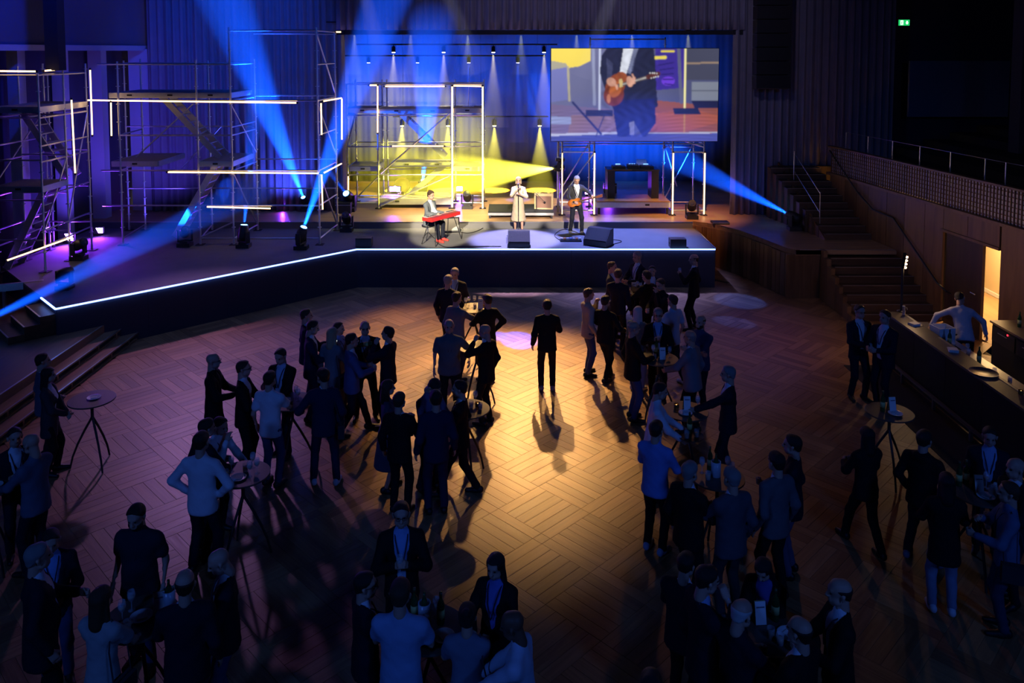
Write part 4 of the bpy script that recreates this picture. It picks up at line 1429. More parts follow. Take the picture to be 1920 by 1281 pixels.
HEADP = [((0, -.028, .04), (0, .012, .045), .078, .074, 1), ((0, .02, .02), (0, .035, -.045), .066, .052, 1), ((0, .055, -.085), (0, .05, -.09), .030, .030, 1),
         ((-.030, .03, -.06), (.030, .03, -.06), .040, .040, 1), ((-.03, .077, .032), (.03, .077, .032), .017, .017, 1),
         ((0, .090, .018), (0, .110, -.022), .009, .015, 1), ((-.012, .098, -.025), (.012, .098, -.025), .009, .009, 1),
         ((-.02, .083, -.055), (.02, .083, -.055), .011, .011, 1), ((-.018, .078, -.068), (.018, .078, -.068), .011, .011, 1),
         ((-.079, -.004, -.03), (-.083, -.012, .008), .010, .016, 1), ((.079, -.004, -.03), (.083, -.012, .008), .010, .016, 1),
         ((0, -.03, -.04), (0, -.035, -.15), .052, .056, 1)]


def sockets(X, Y, Z):
    d = np.minimum(np.sqrt((X - .032) ** 2 + (Y - .100) ** 2 + (Z - .010) ** 2), np.sqrt((X + .032) ** 2 + (Y - .100) ** 2 + (Z - .010) ** 2)) - .017
    slit = np.maximum(np.maximum(np.abs(Z + .0615) - .0025, np.abs(X) - .021), .086 - Y)
    return np.minimum(d, slit)


HEAD_V, HEAD_F = field(HEADP, .0112, k=.016, cut=sockets)


def ball(c, r, n=8):
    vs, fs = [], []
    for i in range(n // 2 + 1):
        th = PI * i / (n // 2)
        for j in range(n):
            a = 2 * PI * j / n
            vs.append((c[0] + r * math.sin(th) * math.cos(a), c[1] + r * math.sin(th) * math.sin(a), c[2] + r * math.cos(th)))
    for i in range(n // 2):
        for j in range(n):
            fs.append((i * n + j, (i + 1) * n + j, (i + 1) * n + (j + 1) % n, i * n + (j + 1) % n))
    return np.array(vs), np.array(fs)


EYES = [ball((sx * .032, .083, .010), .0115) for sx in (-1, 1)]


def hand_shape(curl, spread=.0):
    P_ = [((-.018, .015, 0), (-.022, .085, 0), .022, .020, 1), ((.018, .015, 0), (.02, .085, 0), .022, .020, 1), ((0, -.03, 0), (0, .08, 0), .026, .022, 1)]
    for x, L_, sp in ((-.032, .062, -.10), (-.011, .078, -.03), (.010, .084, .03), (.030, .074, .10)):
        p = Vector((x, .088, 0))
        a = R(curl * .5)
        for seg, r0, r1 in ((.42, .0105, .0095), (.32, .0095, .009), (.26, .009, .007)):
            d = Vector((sp * (1 - curl / 110), math.cos(a), -math.sin(a)))
            q2 = p + d * L_ * seg
            P_.append((tuple(p), tuple(q2), r0, r1, 1))
            p, a = q2, a + R(curl)
    t0, t1, t2 = (.028, .025, -.006), (.052, .062, -.022), (.050 - .0004 * curl, .095, -.034 - .0002 * curl)
    P_ += [(t0, t1, .014, .011, 1), (t1, t2, .011, .008, 1)]
    return field(P_, .0102, k=.007)


HANDS = {'relax': hand_shape(22), 'grip': hand_shape(62)}



def hair_shape(style):
    g = {'short': .0075, 'balding': .004}.get(style, .011)
    P_ = [((0, -.030, .042), (0, .012, .048), .078 + g, .076 + g, 1), ((0, -.03, -.02), (0, -.03, .03), .070 + g * .6, .075 + g, 1)]
    if style == 'long':
        P_ += [((0, -.045, .03), (0, -.075, -.20), .085, .075, .8), ((-.065, -.02, .02), (-.085, -.025, -.20), .035, .030, 1), ((.065, -.02, .02), (.085, -.025, -.20), .035, .030, 1)]
    if style == 'bob':
        P_ += [((0, -.04, .02), (0, -.05, -.08), .088, .08, .85), ((-.07, -.01, .02), (-.075, 0, -.09), .03, .028, 1), ((.07, -.01, .02), (.075, 0, -.09), .03, .028, 1)]
    if style == 'bun':
        P_ += [((0, -.085, .09), (0, -.095, .10), .045, .045, 1)]
    if style == 'pony':
        P_ += [((0, -.095, .05), (0, -.13, -.02), .03, .034, 1), ((0, -.13, -.02), (0, -.12, -.17), .034, .018, 1)]
    if style == 'curly':
        for i in range(26):
            a, b = i * 2.4, .2 + 1.2 * ((i * .618) % 1)
            P_.append(((.085 * math.cos(a) * math.sin(b), -.02 + .095 * math.sin(a) * math.sin(b), .045 + .085 * math.cos(b)),) * 2 + (.026, .026, 1))

    def bare(X, Y, Z):      # what the hair leaves free
        g_ = (Z - .044) - .95 * (Y - .028) + .25 * (np.abs(X) - .05)
        if style in ('long', 'bob'):
            return np.maximum(np.maximum(np.abs(X) - .058, .012 - Y), Z - .075)
        if style == 'balding':
            g_ = np.minimum(g_, .055 - Z)
        return g_
    return field(P_, .0125, k=.012, cut=bare)


HAIR = {}
for st_ in ('short', 'balding', 'long', 'bob', 'bun', 'pony', 'curly'):
    v_, f_ = hair_shape(st_)
    HAIR[st_] = (v_, f_)
BEARD = field([((0, .02, -.05), (0, .04, -.06), .056, .050, 1), ((0, .055, -.088), (0, .052, -.095), .034, .034, 1), ((-.03, .032, -.065), (.03, .032, -.065), .046, .046, 1)], .0105, k=.012,
              cut=lambda X, Y, Z: -.036 - Z + 0 * (X + Y))
SHOE = field([((0, -.055, .045), (0, .02, .045), .042, .044, 1), ((0, .02, .04), (.004, .155, .022), .044, .036, 1), ((0, -.055, .07), (0, -.02, .09), .038, .036, 1)], .013, k=.03,
             cut=lambda X, Y, Z: Z + 0 * (X + Y))

FAB = {}


def fabric(col, rough=.85):
    key = 'fabric_%d_%d_%d' % tuple(int(c * 255) for c in col)
    return mat(key, col, rough, bump=.25, bscale=22, var=.12, vscale=5, spec=.25)


SKIN = {k: mat('skin_' + k, c, .5, bump=.05, bscale=120, spec=.35) for k, c in dict(fair=(.50, .30, .22), tan=(.40, .22, .15), brown=(.16, .08, .05)).items()}
HAIRM = {k: mat('hair_' + k, c, .55, bump=.5, bscale=60, stretch=(6, 6, 1)) for k, c in dict(
    black=(.012, .010, .010), dark=(.025, .016, .011), brown=(.06, .033, .018), grey=(.24, .23, .23), white=(.55, .54, .52), blond=(.42, .32, .19)).items()}
M_EYE = mat('eye_dark', (.03, .025, .02), .15)
M_LANYARD = mat('lanyard_ribbon', (.012, .014, .03), .7)
M_BADGE = mat('badge_card', (.35, .42, .55), .4)
NAVY, INK, BLK, CHAR, GREY, STEELB, WHT, LBLUE, SKY, BEIGE, JEAN, LJEAN, PALE = ((.016, .022, .055), (.010, .012, .024), (.009, .009, .010), (.035, .036, .042), (.15, .155, .17), (.10, .13, .19), (.62, .65, .72),
    (.26, .36, .60), (.42, .50, .66), (.36, .33, .27), (.05, .075, .16), (.20, .24, .36), (.30, .29, .32))


def ik(a, c, l1, l2, pole):
    a, c = Vector(a), Vector(c)
    d = c - a
    L_ = min(max(d.length, abs(l1 - l2) + .01), (l1 + l2) * .999)
    u = d.normalized()
    c = a + u * L_
    x = (l1 * l1 - l2 * l2 + L_ * L_) / (2 * L_)
    h_ = math.sqrt(max(l1 * l1 - x * x, 0))
    p = Vector(pole)
    p = p - u * p.dot(u)
    p = p.normalized() if p.length > 1e-5 else u.orthogonal().normalized()
    return a + u * x + p * h_, c


ARMS = {   # wrist target (side-signed x), elbow pole, hand shape
    'down': ((.27, .05, .90), (.2, -1, 0), 'relax'), 'hold': ((.10, .33, 1.14), (.8, -.5, -.7), 'grip'), 'chest': ((.07, .27, 1.27), (.9, -.3, -.8), 'grip'),
    'reach': ((.16, .48, 1.12), (.6, -.3, -.9), 'relax'), 'mouth': ((.05, .21, 1.47), (.8, .2, -1), 'grip'), 'cross': ((-.12, .21, 1.17), (1, .1, -.5), 'relax'),
    'pocket': ((.215, .07, .93), (.7, -1, 0), 'relax'), 'back': ((.06, -.20, .95), (.9, -.5, 0), 'relax'), 'hip': ((.20, .05, 1.0), (1, -.35, 0), 'relax'),
    'front': ((.03, .24, 1.0), (.9, -.4, -.3), 'relax'), 'phone': ((.09, .30, 1.30), (.8, -.3, -.9), 'grip'), 'side': ((.34, .18, 1.08), (.6, -.9, -.3), 'relax'),
    'face': ((.06, .20, 1.50), (.8, .3, -1), 'relax'), 'table': ((.13, .40, 1.08), (.8, -.4, -.6), 'relax')}

N_PEOPLE = [0]


def person(label, loc, h=1.78, face=0, top='suit', tc=INK, sc=WHT, bc=INK, hair='short', hc='dark', skin='fair', arms=('down', 'down'), lean=0, bow=0, hyaw=0,
           stance='stand', build=1.0, lanyard=False, badge=True, glasses=False, shoe=BLK, beard=False, bag=None, group='guests on the parquet', female=False, open_jacket=False, category='person', long_sleeve=True):
    N_PEOPLE[0] += 1
    sd = N_PEOPLE[0]
    s = h / 1.78
    root = thing('person', label, category, loc, R(-face), group)
    if sd % 2 and stance == 'stand':
        stance = 'contra'
    # ---- legs, in figure space
    hipz = .90
    fs = {'stand': ((-.11, .02, 6), (.11, .0, -8)), 'contra': ((-.12, .05, 14), (.10, -.05, -12)), 'wide': ((-.17, .03, 12), (.17, -.03, -14)), 'walk': ((-.08, .30, 0), (.09, -.24, -4)),
          'cross': ((.05, .16, 10), (.06, -.08, -16)), 'sit': ((-.12, .42, 6), (.12, .46, -6))}[stance]
    drop = {'walk': .035, 'wide': .012, 'cross': .015}.get(stance, 0)
    if stance == 'sit':
        hipz = .54
    legs = []
    for sg, (fx, fy, yaw) in zip((-1, 1), fs):
        hip = Vector((sg * .088, 0, hipz - drop))
        ank = Vector((fx, fy, .085))
        kn, ank2 = ik(hip, ank, .425, .415, (sg * .12, 1, 0))
        legs.append((hip, kn, ank, yaw))
    # ---- torso space is the figure space rotated by the lean about the hips
    hipc = Vector((0, 0, hipz - drop))
    T = Matrix.Translation(hipc) @ Matrix.Rotation(R(-lean), 4, 'X') @ Matrix.Translation((0, 0, -.90))
    bf = build
    sw = .178 * (.9 if female else 1) * (.5 + .5 * bf)
    sh = [Vector((sg * sw, -.005, 1.395)) for sg in (-1, 1)]
    arm = []
    for sg, a, S in zip((-1, 1), arms, sh):
        tgt, pole, hs = ARMS[a] if isinstance(a, str) else a
        tgt = Vector((tgt[0] * sg if isinstance(a, str) else tgt[0], tgt[1], tgt[2]))
        pl = Vector((pole[0] * sg, pole[1], pole[2]))
        E, W = ik(S, tgt, .285, .255, pl)
        arm.append((S, E, W, hs))
    A_ = lambda v: tuple(v)

    def torso(g, skirt=None, sleeves='long', armg=0.0):
        w = .148 * bf * (.93 if female else 1)
        P_ = [((0, 0, .90), (0, 0, 1.02), (.158 if female else .150) * bf + g, w * .97 + g, .70), ((0, 0, 1.02), (0, .008, 1.30), w * .97 + g, w * 1.10 + g, .68),
              ((-sw + .045, 0, 1.355), (sw - .045, 0, 1.355), .076 + g, .076 + g, .95), ((-.035, -.015, 1.455), (-sw + .005, -.008, 1.40), .045 + g, .050 + g, 1), ((.035, -.015, 1.455), (sw - .005, -.008, 1.40), .045 + g, .050 + g, 1),
              ((0, -.005, 1.38), (0, -.01, 1.47), .075 + g, .055 + g, 1)]
        if bf > 1.08:
            P_.append(((0, .055, 1.04), (0, .06, 1.12), .120 * bf + g, .115 * bf + g, .8))
        if female:
            P_.append(((-.065, .075, 1.27), (.065, .075, 1.27), .058 + g, .058 + g, 1))
        if skirt:
            P_.append(((0, 0, skirt), (0, 0, 1.0), .168 * bf + g + .02 * (.95 - skirt), w + g, .74))
        for S, E, W, _ in arm:
            if sleeves:
                P_.append((A_(S), A_(E), .056 + armg, .049 + armg, 1))
                if sleeves == 'long':
                    P_.append((A_(E), A_(E.lerp(W, .97)), .050 + armg, .039 + armg, 1))
                elif sleeves == 'cuff':
                    P_.append((A_(E), A_(E.lerp(W, 1.03)), .044 + armg, .032 + armg, 1))
                else:
                    P_[-1] = (A_(S), A_(S.lerp(E, .62)), .062 + armg, .060 + armg, 1)
        return P_

    TM = np.array(T)

    def to_fig(v):
        return v @ TM[:3, :3].T + TM[:3, 3]

    def emit(name, parts, mats, parent=root, smooth=True):
        o = bpy.data.objects.new(name, np_mesh(name, [(np.asarray(v) * s, f, m) for v, f, m in parts], mats, smooth))
        COL.objects.link(o)
        o.parent = parent
        return o

    # ---- body: one continuous skin, then head, eyes and hands in place
    bt = torso(-.016, None, None)
    for S, E, W, _ in arm:
        bt += [(A_(S), A_(E), .046, .038, 1), (A_(E), A_(W), .037, .026, 1)]
    bt.append(((0, -.012, 1.42), (0, .0, 1.56), .058 if not female else .050, .052 if not female else .045, 1))
    bt_fig = []
    for a, b, ra, rb, fy in bt:
        if abs(lean) > 15 and fy != 1:
            ra, rb, fy = ra * .68, rb * .68, 1
        bt_fig.append((tuple(T @ Vector(a)), tuple(T @ Vector(b)), ra, rb, fy))
    for hip, kn, ank, _ in legs:
        bt_fig += [(A_(hip), A_(kn), .072, .050, 1), (A_(kn), A_(ank), .050, .036, 1)]
    parts = [(*field(bt_fig, .036, k=.03), 0)]
    HM = T @ Matrix.Translation((0, .0, 1.545)) @ Matrix.Rotation(R(-hyaw), 4, 'Z') @ Matrix.Rotation(R(-bow + lean * .55), 4, 'X') @ Matrix.Translation((0, .012, .112))
    HN = np.array(HM)
    hs_ = .97 if female else 1.02
    tohead = lambda v: (v * hs_) @ HN[:3, :3].T + HN[:3, 3]
    parts.append((tohead(HEAD_V), HEAD_F, 0))
    for v, f in EYES:
        parts.append((tohead(v), f, 1))
    wrists = []
    for sg, (S, E, W, hs) in zip((-1, 1), arm):
        d = (W - E).normalized()
        x_ = Vector((0, 0, 1)).cross(d)       # palm faces down / inwards
        inward = Vector((-sg, 0, 0))
        z_ = -(inward - d * inward.dot(d))
        if z_.length < .2:
            z_ = Vector((0, 0, 1)) - d * d.z
        z_.normalize()
        x_ = d.cross(z_)
        hv, hf = HANDS[hs]
        hv = hv * .95
        th_up = x_.z > 0 or (abs(x_.z) < .3 and x_.y > 0)
        if not th_up:
            hv, hf = hv * np.array((-1, 1, 1)), hf[:, ::-1]
        M3 = np.array(Matrix((x_, d, z_)).transposed())
        wv = hv @ M3.T + np.array(W + d * .01)
        parts.append((to_fig(wv), hf, 0))
        g_ = W + d * .085 - z_ * .035
        wrists.append((root.matrix_basis @ (T @ g_ * s)))
    emit('body', parts, [SKIN[skin], M_EYE])
    # ---- clothes
    hem = legs
    if top not in ('dress', 'longcoat'):
        pk = .8 if lean > 15 else 1.0
        tp = [((0, .03 * (1 - pk), hipz - drop - .1 * (1 - pk)), (0, 0, hipz - drop + .06 * pk * pk), .150 * bf * pk, .145 * bf * pk, .74), ((-.05, 0, hipz - drop), (.05, 0, hipz - drop), .105 * bf, .105 * bf, .95)]
        for hip, kn, ank, _ in legs:
            tp += [(A_(hip), A_(kn), .090 * (.6 + .4 * bf), .066, 1), (A_(kn), A_(ank.lerp(kn, .02)), .066, .056, 1)]
        emit('trousers', [(*field(tp, .0265, k=.025, wrinkle=.004, seed=sd, cut=lambda X, Y, Z: (Z - .055) + 0 * (X + Y)), 0)], [fabric(bc)])
    collar = [((0, -.012, 1.46), (0, -.002, 1.505), .066 if not female else .058, .060 if not female else .052, 1)]
    if top in ('suit', 'open', 'coat', 'longcoat'):
        shp = torso(.0, None, 'cuff', -.004) + collar
        v, f = field(shp, .031, k=.03)
        emit('shirt', [(to_fig(v), f, 0)], [fabric(sc)])
        skirt = {'suit': .80, 'open': .79, 'coat': .68, 'longcoat': .45}[top]
        jk = torso(.018, skirt, 'long', .010)
        op = top == 'open' or open_jacket

        def front(X, Y, Z):
            w_ = np.where(Z > 1.03, .010 + (Z - 1.03) * .19, (.03 + (1.03 - Z) * .12) if op else np.where(Z < .88, (.88 - Z) * .22, .0) - .004)
            w_ = np.minimum(w_, .082)
            r_ = np.maximum(np.abs(X) - w_, .0 - Y)
            neck = np.maximum(np.sqrt(X ** 2 + (Y - .01) ** 2) - .068, 1.44 - Z)
            return np.minimum(np.minimum(r_, neck), Z - (skirt - .02))
        v, f = field(jk, .0245, k=.03, wrinkle=.0035, seed=sd, cut=front)
        emit('coat' if 'coat' in top else 'jacket', [(to_fig(v), f, 0)], [fabric(tc)])
    elif top == 'dress':
        v, f = field(torso(.006, .50, 'short' if not long_sleeve else 'long', 0) + [((0, .0, .40), (0, 0, .92), .24, .16, .95)], .024, k=.04, wrinkle=.005, seed=sd, cut=lambda X, Y, Z: (Z - .40) + 0 * (X + Y))
        emit('dress', [(to_fig(v), f, 0)], [fabric(tc)])
    else:
        sl = 'short' if top in ('polo', 'tee', 'shortshirt') else 'long'
        pr = torso(.010, .84 if top != 'tee' else .86, sl, .006) + (collar if top != 'tee' and top != 'hoodie' else [])
        if top == 'hoodie':
            pr += [((-.05, -.06, 1.45), (.05, -.06, 1.45), .06, .06, 1)]
        v, f = field(pr, .0245, k=.03, wrinkle=.004, seed=sd, cut=lambda X, Y, Z: (Z - .80) + 0 * (X + Y))
        emit('hoodie' if top == 'hoodie' else 'shirt', [(to_fig(v), f, 0)], [fabric(tc)])
    for (hip, kn, ank, yaw) in legs:
        Mr = np.array(Matrix.Rotation(R(yaw), 3, 'Z'))
        sv = SHOE[0] @ Mr.T + np.array((ank.x, ank.y + .01, 0))
        sh_o = emit('shoe', [(sv, SHOE[1], 0)], [mat('shoe_%d_%d' % (int(shoe[0] * 255), int(shoe[2] * 255)), shoe, .5)])
    # ---- hair, glasses, lanyard, bag
    if hair != 'bald':
        hv, hf = HAIR[hair]
        emit('hair', [(tohead(hv), hf, 0)], [HAIRM[hc]])
    if beard:
        emit('beard', [(tohead(BEARD[0]), BEARD[1], 0)], [HAIRM[hc]])
    if glasses:
        g = MB()
        for sx in (-1, 1):
            g.tube([(sx * .032 + .022 * math.cos(a), .108, .010 + .017 * math.sin(a)) for a in np.linspace(0, 2 * PI, 11)], .0028, 5, False)
            g.tube([(sx * .054, .106, .014), (sx * .084, .0, .012)], .0028, 5)
        g.tube([(-.012, .108, .014), (.012, .108, .014)], .0028, 5)
        go = g.build('glasses', M_BLACK, root, world=False)
        go.matrix_local = Matrix.Scale(s, 4) @ HM
    if lanyard:
        dy = .018 if top in ('suit', 'open', 'coat') else .012
        k_ = .5 + .5 * bf
        ln = MB()
        for sx in (-1, 1):
            ln.tube([(sx * .05, -.055, 1.48), (sx * .07, .01, 1.475), (sx * .062, .07 * k_ + dy, 1.425), (sx * .04, .112 * k_ + dy, 1.33), (sx * .014, .118 * k_ + dy, 1.20), (0, .118 * k_ + dy, 1.16)], .0065, 5)
        ln.tube([(-.05, -.055, 1.48), (0, -.072, 1.485), (.05, -.055, 1.48)], .0065, 5)
        lo_ = ln.build('lanyard', M_LANYARD, root, world=False)
        lo_.matrix_local = Matrix.Scale(s, 4) @ T
        if badge:
            bo_ = MB().box((0, .124 * k_ + dy, 1.10), (.085, .006, .115)).build('badge', M_BADGE, lo_, world=False)
    if bag:
        bz = Vector((bag * (.20 * bf + .05), -.03, .86))
        b_ = MB().box(bz, (.09, .27, .20))
        b_.build('shoulder_bag', fabric(CHAR), root, world=False).matrix_local = Matrix.Scale(s, 4) @ T
        st2 = MB().tube([bz + Vector((0, .11, .1)), (bag * .19, .10, 1.25), (-bag * .0 + bag * .12, .0, 1.50), (bag * .17, -.10, 1.25), bz + Vector((0, -.11, .1))], .008, 5)
        st2.build('bag_strap', fabric(CHAR), root, world=False).matrix_local = Matrix.Scale(s, 4) @ T
    return wrists

# ================================================================== ON STAGE


def box_part(t, name, c, size, m, rz=0.0, rot=None):
    return MB().box(c, size, rz, rot).build(name, m, t, world=False)


def wedge(loc, rz, label, w=.52, d=.42, h=.36, tilt=True):
    """Stage monitor: sloped cabinet, grille and feet."""
    t = thing('stage_monitor', label, 'loudspeaker', loc, rz, 'monitor speakers on the black stage')
    pr = [(-d / 2, 0.015), (d / 2, 0.015), (d / 2, h * .35), (-d * .1, h), (-d / 2, h)] if tilt else [(-d / 2, .015), (d / 2, .015), (d / 2, h), (-d / 2, h)]
    n = len(pr)
    MB().add([(-w / 2, y, z) for y, z in pr] + [(w / 2, y, z) for y, z in pr], [tuple(range(n)), tuple(reversed(range(n, 2 * n)))] + [(i, n + i, n + (i + 1) % n, (i + 1) % n) for i in range(n)]).build('cabinet', M_BLACK, t, world=False)
    if tilt:
        (y0, z0), (y1, z1) = pr[2], pr[3]
        MB().beam((0, y0 + (y1 - y0) * .06 + .006, z0 + (z1 - z0) * .06), (0, y0 + (y1 - y0) * .94 + .006, z0 + (z1 - z0) * .94), w - .06, .014).build('grille', mat('speaker_grille', (.03, .03, .032), .6, .3, bump=.6, bscale=220), t, world=False)
    else:
        box_part(t, 'grille', (0, d / 2 + .004, h / 2), (w - .04, .012, h - .05), mat('speaker_grille', (.03, .03, .032), .6, .3, bump=.6, bscale=220))
    for sx in (-1, 1):
        box_part(t, 'foot', (sx * (w / 2 - .06), 0, .008), (.05, d * .8, .016), M_RUBBER)
    box_part(t, 'handle', (w / 2 + .003, 0, h * .5), (.008, .12, .04), M_MATTE)
    return t


wedge(at_floor(973, 461, ZS), PI, 'square black monitor speaker at the stage edge before the singer', .62, .46, .42)
wedge(at_floor(1122, 459, ZS), R(150), 'big sloped monitor speaker turned towards the guitarist', .70, .52, .46)
wedge(at_floor(1270, 464, ZS), PI, 'small black speaker box on the empty end of the stage', .44, .3, .26, False)
wedge(at_floor(683, 462, ZS), PI, 'small black speaker box at the bend of the light strip', .44, .3, .26, False)

# singer with microphone and stand
sx_, sy_ = at_floor(972, 437, ZS)[:2]
SG = (sx_, sy_, ZS)
w_ = person('singer in a loose beige dress holding a microphone on a stand with both hands', SG, 1.72, 182, 'dress', tc=(.50, .40, .28), hair='bob', hc='blond', arms=('chest', ((.03, .26, 1.42), (.8, .1, -1), 'grip')), stance='stand', female=True, shoe=(.40, .27, .18), group='band on stage', bow=0)
ms = thing('microphone_stand', 'straight black microphone stand in front of the singer', 'microphone stand', (sx_ - .0, sy_ - .34, ZS))
MB().lathe([(.13, 0), (.13, .012), (.02, .03), (.012, .03)], 20).build('base', M_BLACK, ms, True, world=False)
MB().tube([(0, 0, .02), (0, .03, 1.40)], .011, 8).build('pole', M_BLACK, ms, world=False)
MB().tube([(0, .03, 1.36), (0, .055, 1.47)], .014, 8).build('clip', M_BLACK, ms, world=False)
mc = thing('microphone', 'handheld microphone raised to the mouth of the singer', 'microphone', (sx_, sy_ - .30, ZS + 1.40))
MB().lathe([(.010, -.0), (.017, .02), (.018, .13), (.020, .14)], 12, (0, .0, 0), Matrix.Rotation(R(-30), 3, 'X')).build('handle', M_BLACK, mc, True, world=False)
v_, f_ = ball((0, .08, .145), .026, 10)
MB().add(v_.tolist(), f_.tolist()).build('grille', M_STEEL, mc, True, world=False)

# guitarist
gx_, gy_ = at_floor(1080, 438, ZS)[:2]
person('guitarist in an open dark suit and white shirt looking down at the guitar', (gx_, gy_, ZS), 1.80, 172, 'open', tc=CHAR, sc=WHT, bc=INK, hair='short', hc='grey', bow=34, arms=(((-.40, .34, 1.20), (1, -.5, -.6), 'grip'), ((.12, .27, 1.02), (1, -.6, -.3), 'grip')), stance='wide', shoe=(.25, .25, .28), group='band on stage')
gt = thing('electric_guitar', 'amber sunburst electric guitar slung on the guitarist', 'guitar', (gx_ - .06, gy_ - .285, ZS + 1.0))
gt.rotation_euler = (R(8), R(-16), R(-6))
M_BURST, _n, _b = nodes_of('sunburst_lacquer')
MATS['sunburst_lacquer'] = M_BURST
_t = _n.nodes.new('ShaderNodeTexCoord')
_l = _n.nodes.new('ShaderNodeVectorMath')
_l.operation = 'LENGTH'
_r = _n.nodes.new('ShaderNodeValToRGB')
_r.color_ramp.elements[0].color, _r.color_ramp.elements[0].position = (.75, .25, .03, 1), .03
_r.color_ramp.elements[1].color, _r.color_ramp.elements[1].position = (.14, .02, .006, 1), .24
_n.links.new(_t.outputs['Object'], _l.inputs[0])
_n.links.new(_l.outputs['Value'], _r.inputs[0])
_n.links.new(_r.outputs[0], _b.inputs['Base Color'])
_b.inputs['Roughness'].default_value = .2
out = []
for k in range(40):
    a = 2 * PI * k / 40
    r = .165 + .035 * math.cos(2 * a) - .03 * math.exp(-((a - PI / 2) ** 2) / .18) - .03 * math.exp(-((a - 3 * PI / 2) ** 2) / .18)
    if abs((a + PI) % (2 * PI) - PI) < .32:
        r -= .045
    out.append((r * 1.1 * math.cos(a), r * .95 * math.sin(a)))
MB().add([(x, -.022, z) for x, z in out] + [(x, .022, z) for x, z in out], [tuple(range(40)), tuple(reversed(range(40, 80)))] + [(i, 40 + i, 40 + (i + 1) % 40, (i + 1) % 40) for i in range(40)]).build('body', M_BURST, gt, world=False)
MB().beam((.12, -.03, .01), (.66, -.03, .01), .022, .05).build('neck', mat('rosewood', (.10, .05, .03), .4), gt, world=False)
MB().add([(.66, -.04, -.025), (.84, -.04, -.045), (.86, -.04, .05), (.66, -.04, .04), (.66, -.02, -.025), (.84, -.02, -.045), (.86, -.02, .05), (.66, -.02, .04)], [(0, 1, 2, 3), (7, 6, 5, 4), (0, 4, 5, 1), (1, 5, 6, 2), (2, 6, 7, 3), (3, 7, 4, 0)]).build('headstock', mat('mahogany', (.16, .05, .03), .35), gt, world=False)
for k in range(6):
    MB().tube([(.69 + .05 * (k % 3), -.03, .045 if k < 3 else -.04), (.69 + .05 * (k % 3), -.03, .065 if k < 3 else -.06)], .007, 6).build('tuner', M_STEEL, gt, world=False)
for k in (0, 1):
    box_part(gt, 'pickup', (.07 - .1 * k, -.026, .005), (.035, .012, .075), M_STEEL)
box_part(gt, 'bridge', (-.08, -.026, .0), (.025, .014, .08), M_STEEL)
MB().tube([(-.16, .03, .02), (-.12, .12, .28), (.02, .30, .48), (.10, .12, .42), (.14, .04, .06)], .012, 6).build('strap', M_BLACK, gt, world=False)
pb = thing('pedal_board', 'row of small effect pedals on the stage floor before the guitarist', 'pedal board', at_floor(1070, 452, ZS))
box_part(pb, 'tray', (0, 0, .02), (.62, .24, .04), M_BLACK)
for k in range(7):
    box_part(pb, 'pedal', (-.26 + .087 * k, .01 * (k % 2), .065), (.07, .13, .05), mat('pedal_%d' % (k % 4), ((.5, .5, .52), (.6, .25, .08), (.45, .46, .5), (.2, .3, .5))[k % 4], .35, .4))
bt_ = thing('water_bottle', 'clear water bottle beside the front monitor speaker', 'bottle', at_floor(951, 457, ZS))
MB().lathe([(.03, 0), (.034, .02), (.034, .16), (.014, .21), (.014, .235)], 14).build('bottle_body', M_GLASS, bt_, True, world=False)
MB().lathe([(.016, .235), (.016, .255)], 12).build('cap', M_PAPER, bt_, world=False)

# keyboard player
kb0 = gz(828, 402, ZS + .80)
fk = Vector((math.sin(R(125)), math.cos(R(125)), 0))
seat = Vector((kb0.x, kb0.y, ZS)) - fk * .50
kp = person('keyboard player in a grey jacket with red sneakers seated at the red keyboard', (seat.x, seat.y, ZS), 1.80, 122, 'open', tc=(.13, .15, .17), sc=WHT, bc=INK, hair='curly', hc='brown', lean=6, bow=4,
            arms=(((-.14, .40, 1.20), (-.9, -.4, -.6), 'relax'), ((.20, .40, 1.20), (.9, -.4, -.6), 'relax')), stance='sit', shoe=(.75, .05, .04), group='band on stage')
so_ = thing('keyboard_stool', 'low black stool under the keyboard player', 'stool', (seat.x - .02, seat.y, ZS))
MB().lathe([(.16, .38), (.18, .39), (.18, .43), (.15, .445)], 20).build('seat', M_BLACK, so_, True, world=False)
MB().tube([(0, 0, .12), (0, 0, .39)], .02, 8).build('column', M_STEEL, so_, world=False)
for k in range(3):
    a = 2 * PI * k / 3 + .4
    MB().tube([(0, 0, .22), (.2 * math.cos(a), .2 * math.sin(a), .012)], .012, 6).build('leg', M_BLACK, so_, world=False)
ky = thing('stage_keyboard', 'red stage piano on a black folding stand', 'keyboard', (kb0.x, kb0.y, ZS), R(-35) - PI / 2 + PI)
kr = ky.rotation_euler.z
ky.rotation_euler.z = math.atan2(.82, .57)          # long axis across the player
box_part(ky, 'case', (0, 0, .755), (1.28, .36, .10), M_RED)
box_part(ky, 'control_panel', (0, -.10, .808), (1.22, .13, .008), mat('keyboard_panel', (.30, .02, .02), .4))
kw = MB()
for k in range(42):
    kw.box((-.60 + k * .0292, .085, .808), (.0275, .15, .012))
kw.build('white_keys', M_WHITE, ky, world=False)
kk = MB()
for k in range(42):
    if k % 7 not in (2, 6):
        kk.box((-.585 + k * .0292, .055, .818), (.014, .09, .012))
kk.build('black_keys', M_BLACK, ky, world=False)
for sx in (-1, 1):
    for sy in (-1, 1):
        MB().tube([(sx * .42, sy * .10, .70), (sx * .58, sy * .26, .01)], .014, 6).build('stand_leg', M_BLACK, ky, world=False)
    MB().tube([(sx * .42, -.18, .70), (sx * .42, .18, .70)], .014, 6).build('stand_bar', M_BLACK, ky, world=False)
am = thing('keyboard_amplifier', 'tilted black amplifier with silver grille behind the keyboard', 'amplifier', at_floor(846, 437, ZS), R(10))
am.rotation_euler.x = R(-14)
